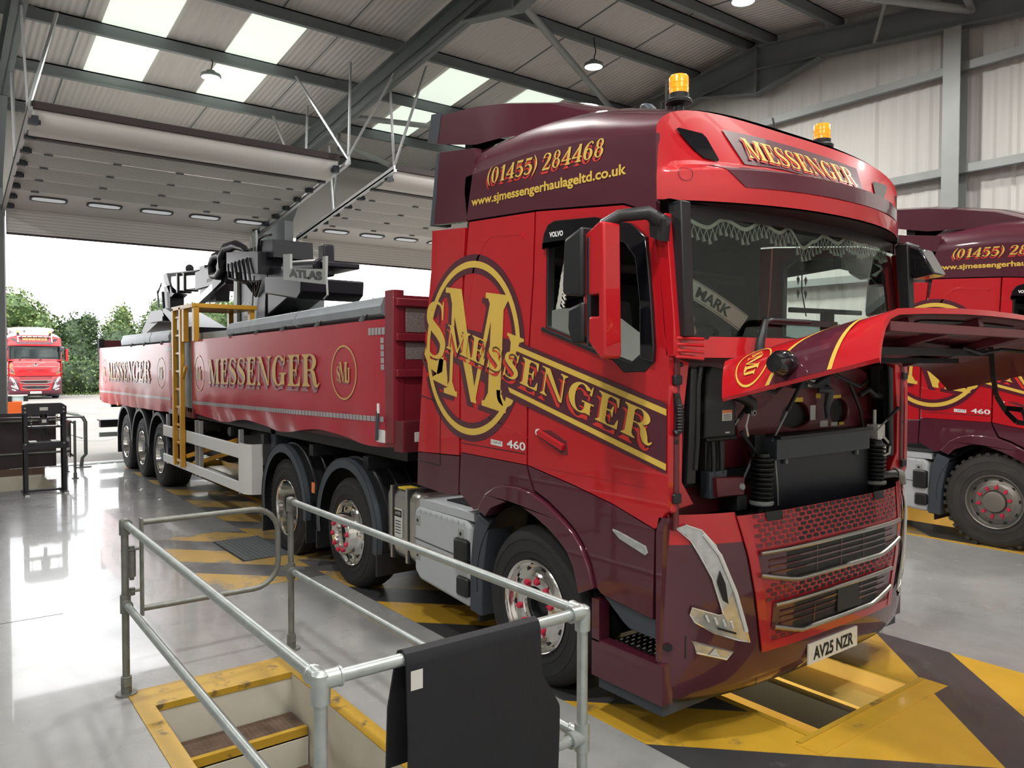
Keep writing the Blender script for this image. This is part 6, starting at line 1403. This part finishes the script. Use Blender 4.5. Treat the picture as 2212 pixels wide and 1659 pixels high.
tree('pointed_tree', -52, 8.6, [(0, 0, 3.4, 1.5, 1.3, 1.9), (0, .1, 4.9, .7, .6, 1.2)], 'tall narrow mid green tree above the rear curtain of the trailer', [M_, M_, L_], 120, .14, True, 8)
tree('broad_tree', -54, 12.8, [(0, 0, 4.4, 2.2, 2.4, 2.0), (0, 1.6, 5.0, 1.8, 1.8, 1.6), (0, -1.6, 3.6, 2, 1.6, 1.5)], 'bushy bright green tree behind the crane boom over the trailer', [M_, L_, L_], 80, .18, True, 9)
tree('broad_tree', -54, 18.0, [(0, 0, 4.4, 2.4, 2.8, 2.0), (0, -2.0, 4.8, 1.8, 1.8, 1.5), (0, 2.0, 4.0, 2.0, 2.0, 1.7)], 'wide light green tree behind the yellow platform and crane column', [M_, L_, L_, Y_], 80, .18, True, 10)
tree('broad_tree', -55, 24.4, [(0, 0, 4.0, 2.2, 2.6, 1.8), (0, 2.2, 3.7, 1.8, 1.8, 1.6)], 'light green tree showing over the grey boards on the front of the trailer', [M_, L_, L_], 80, .18, True, 12)
tree('broad_tree', -55, 31, [(0, 0, 4.2, 2.2, 3.0, 2.0)], 'small green treetop just behind the trailer bulkhead by the cab', [M_, L_, L_], 80, .18, True, 13)
for k, (y, h, w, mm, lab) in enumerate(((-3.5, 2.6, 2.4, [D, M_], 'dark bush behind the parked red tractor at the door jamb'), (2.6, 1.5, 1.5, [D, M_, L_, M_], 'leafy bush right beside the parked red tractor in the yard'), (4.6, 1.6, 1.6, [D, M_, M_, L_], 'dense green bush between the parked tractor and the trailer tail'), (6.6, 1.9, 1.7, [D, D, M_], 'dark green bush at the rear corner of the trailer'), (9.4, 2.1, 2.2, [D, M_, M_], 'low bush hidden mostly by the rear curtain'), (13.6, 2.2, 2.8, [D, M_, L_], 'bush behind the middle of the trailer'), (19, 2.3, 3.4, [D, M_, L_], 'bush behind the front half of the trailer'), (26, 2.3, 4.0, [D, M_, M_], 'bush behind the trailer bulkhead'))):
    x = -45-.35*k; tree('bush', x, y, [(0, 0, h*.6, 1.0, w, h*.9), (.2, w*.5, h*.5, .9, w*.7, h*.75)], lab, mm, 120, .13, False, 20+k, 'bush')
for k, (y, h) in enumerate(((3.4, 3.2), (5.9, 3.6), (8.0, 3.8), (11, 3.8), (15.5, 4.0), (21.5, 3.6), (29, 3.4))):
    tree('shrub', -48.6, y, [(0, 0, h*.6, 1.2, 1.9, h*.55), (0, 1.3, h*.5, 1.2, 1.5, h*.5)], ('tall dark shrub in the hedge row, %s' % ['behind the tractor mirror', 'above the yard bush', 'over the trailer tail', 'behind the crane grab', 'behind the yellow ladder', 'beyond the crane column', 'beyond the bulkhead'][k]), [D, D, M_], 110, .13, False, 40+k, 'shrub')
m = MB(); rnd = random.Random(5)
for _ in range(1600):
    y = rnd.uniform(-5, 32); x = -49.6+rnd.uniform(-.8, .5); h = rnd.uniform(.05, .28); m.add([(x, y, -.01), (x+.03, y+.04, -.01), (x+.05*rnd.uniform(-1, 1), y+.08*rnd.uniform(-1, 1), h)], [(0, 1, 2)], rnd.choice([M_, L_]))
tag(m.build('grass', recalc=False), 'rough grass along the foot of the yard hedge', 'grass', kind='stuff')
# orange plant near the doorway
OR = empty('orange_dumper', (-20, -2.6, 0)); tag(OR, 'orange machine with a small glazed screen, parked just outside the door jamb', 'machine'); ol = (20, 2.6, 0)
orp = mat('machine_orange', (.5, .08, .008), .4, 0, .4, .06)
m = MB(); m.box((-20.8, -3.6, .35), (-20, -2.22, .99), orp); m.box((-20.9, -3.7, .2), (-19.95, -2.5, .36), ink); m.build('body', OR, bevel=.03, loc=ol)
for y in (-3.4, -2.5): MB().lathe([(.1, 0), (.25, 0), (.3, .05), (.3, .2), (.25, .25), (.1, .25)], (-20.4, y-.1, .29), 'y', rubber, 20).build('wheel', OR, loc=ol)
m = MB(); m.box((-20.1, -3.6, .99), (-20.05, -2.1, 1.12), mat('screen_glass', (.5, .62, .62), .1, 0, .5, .1)); m.box((-20.12, -3.6, 1.11), (-20.03, -2.1, 1.15), stickw); m.build('screen', OR, loc=ol)
m = MB()
for y in (-2.5, -2.14): m.box((-20.15, y-.05, .98), (-20.0, y+.05, 1.12), ink)
m.build('bracket', OR, loc=ol)
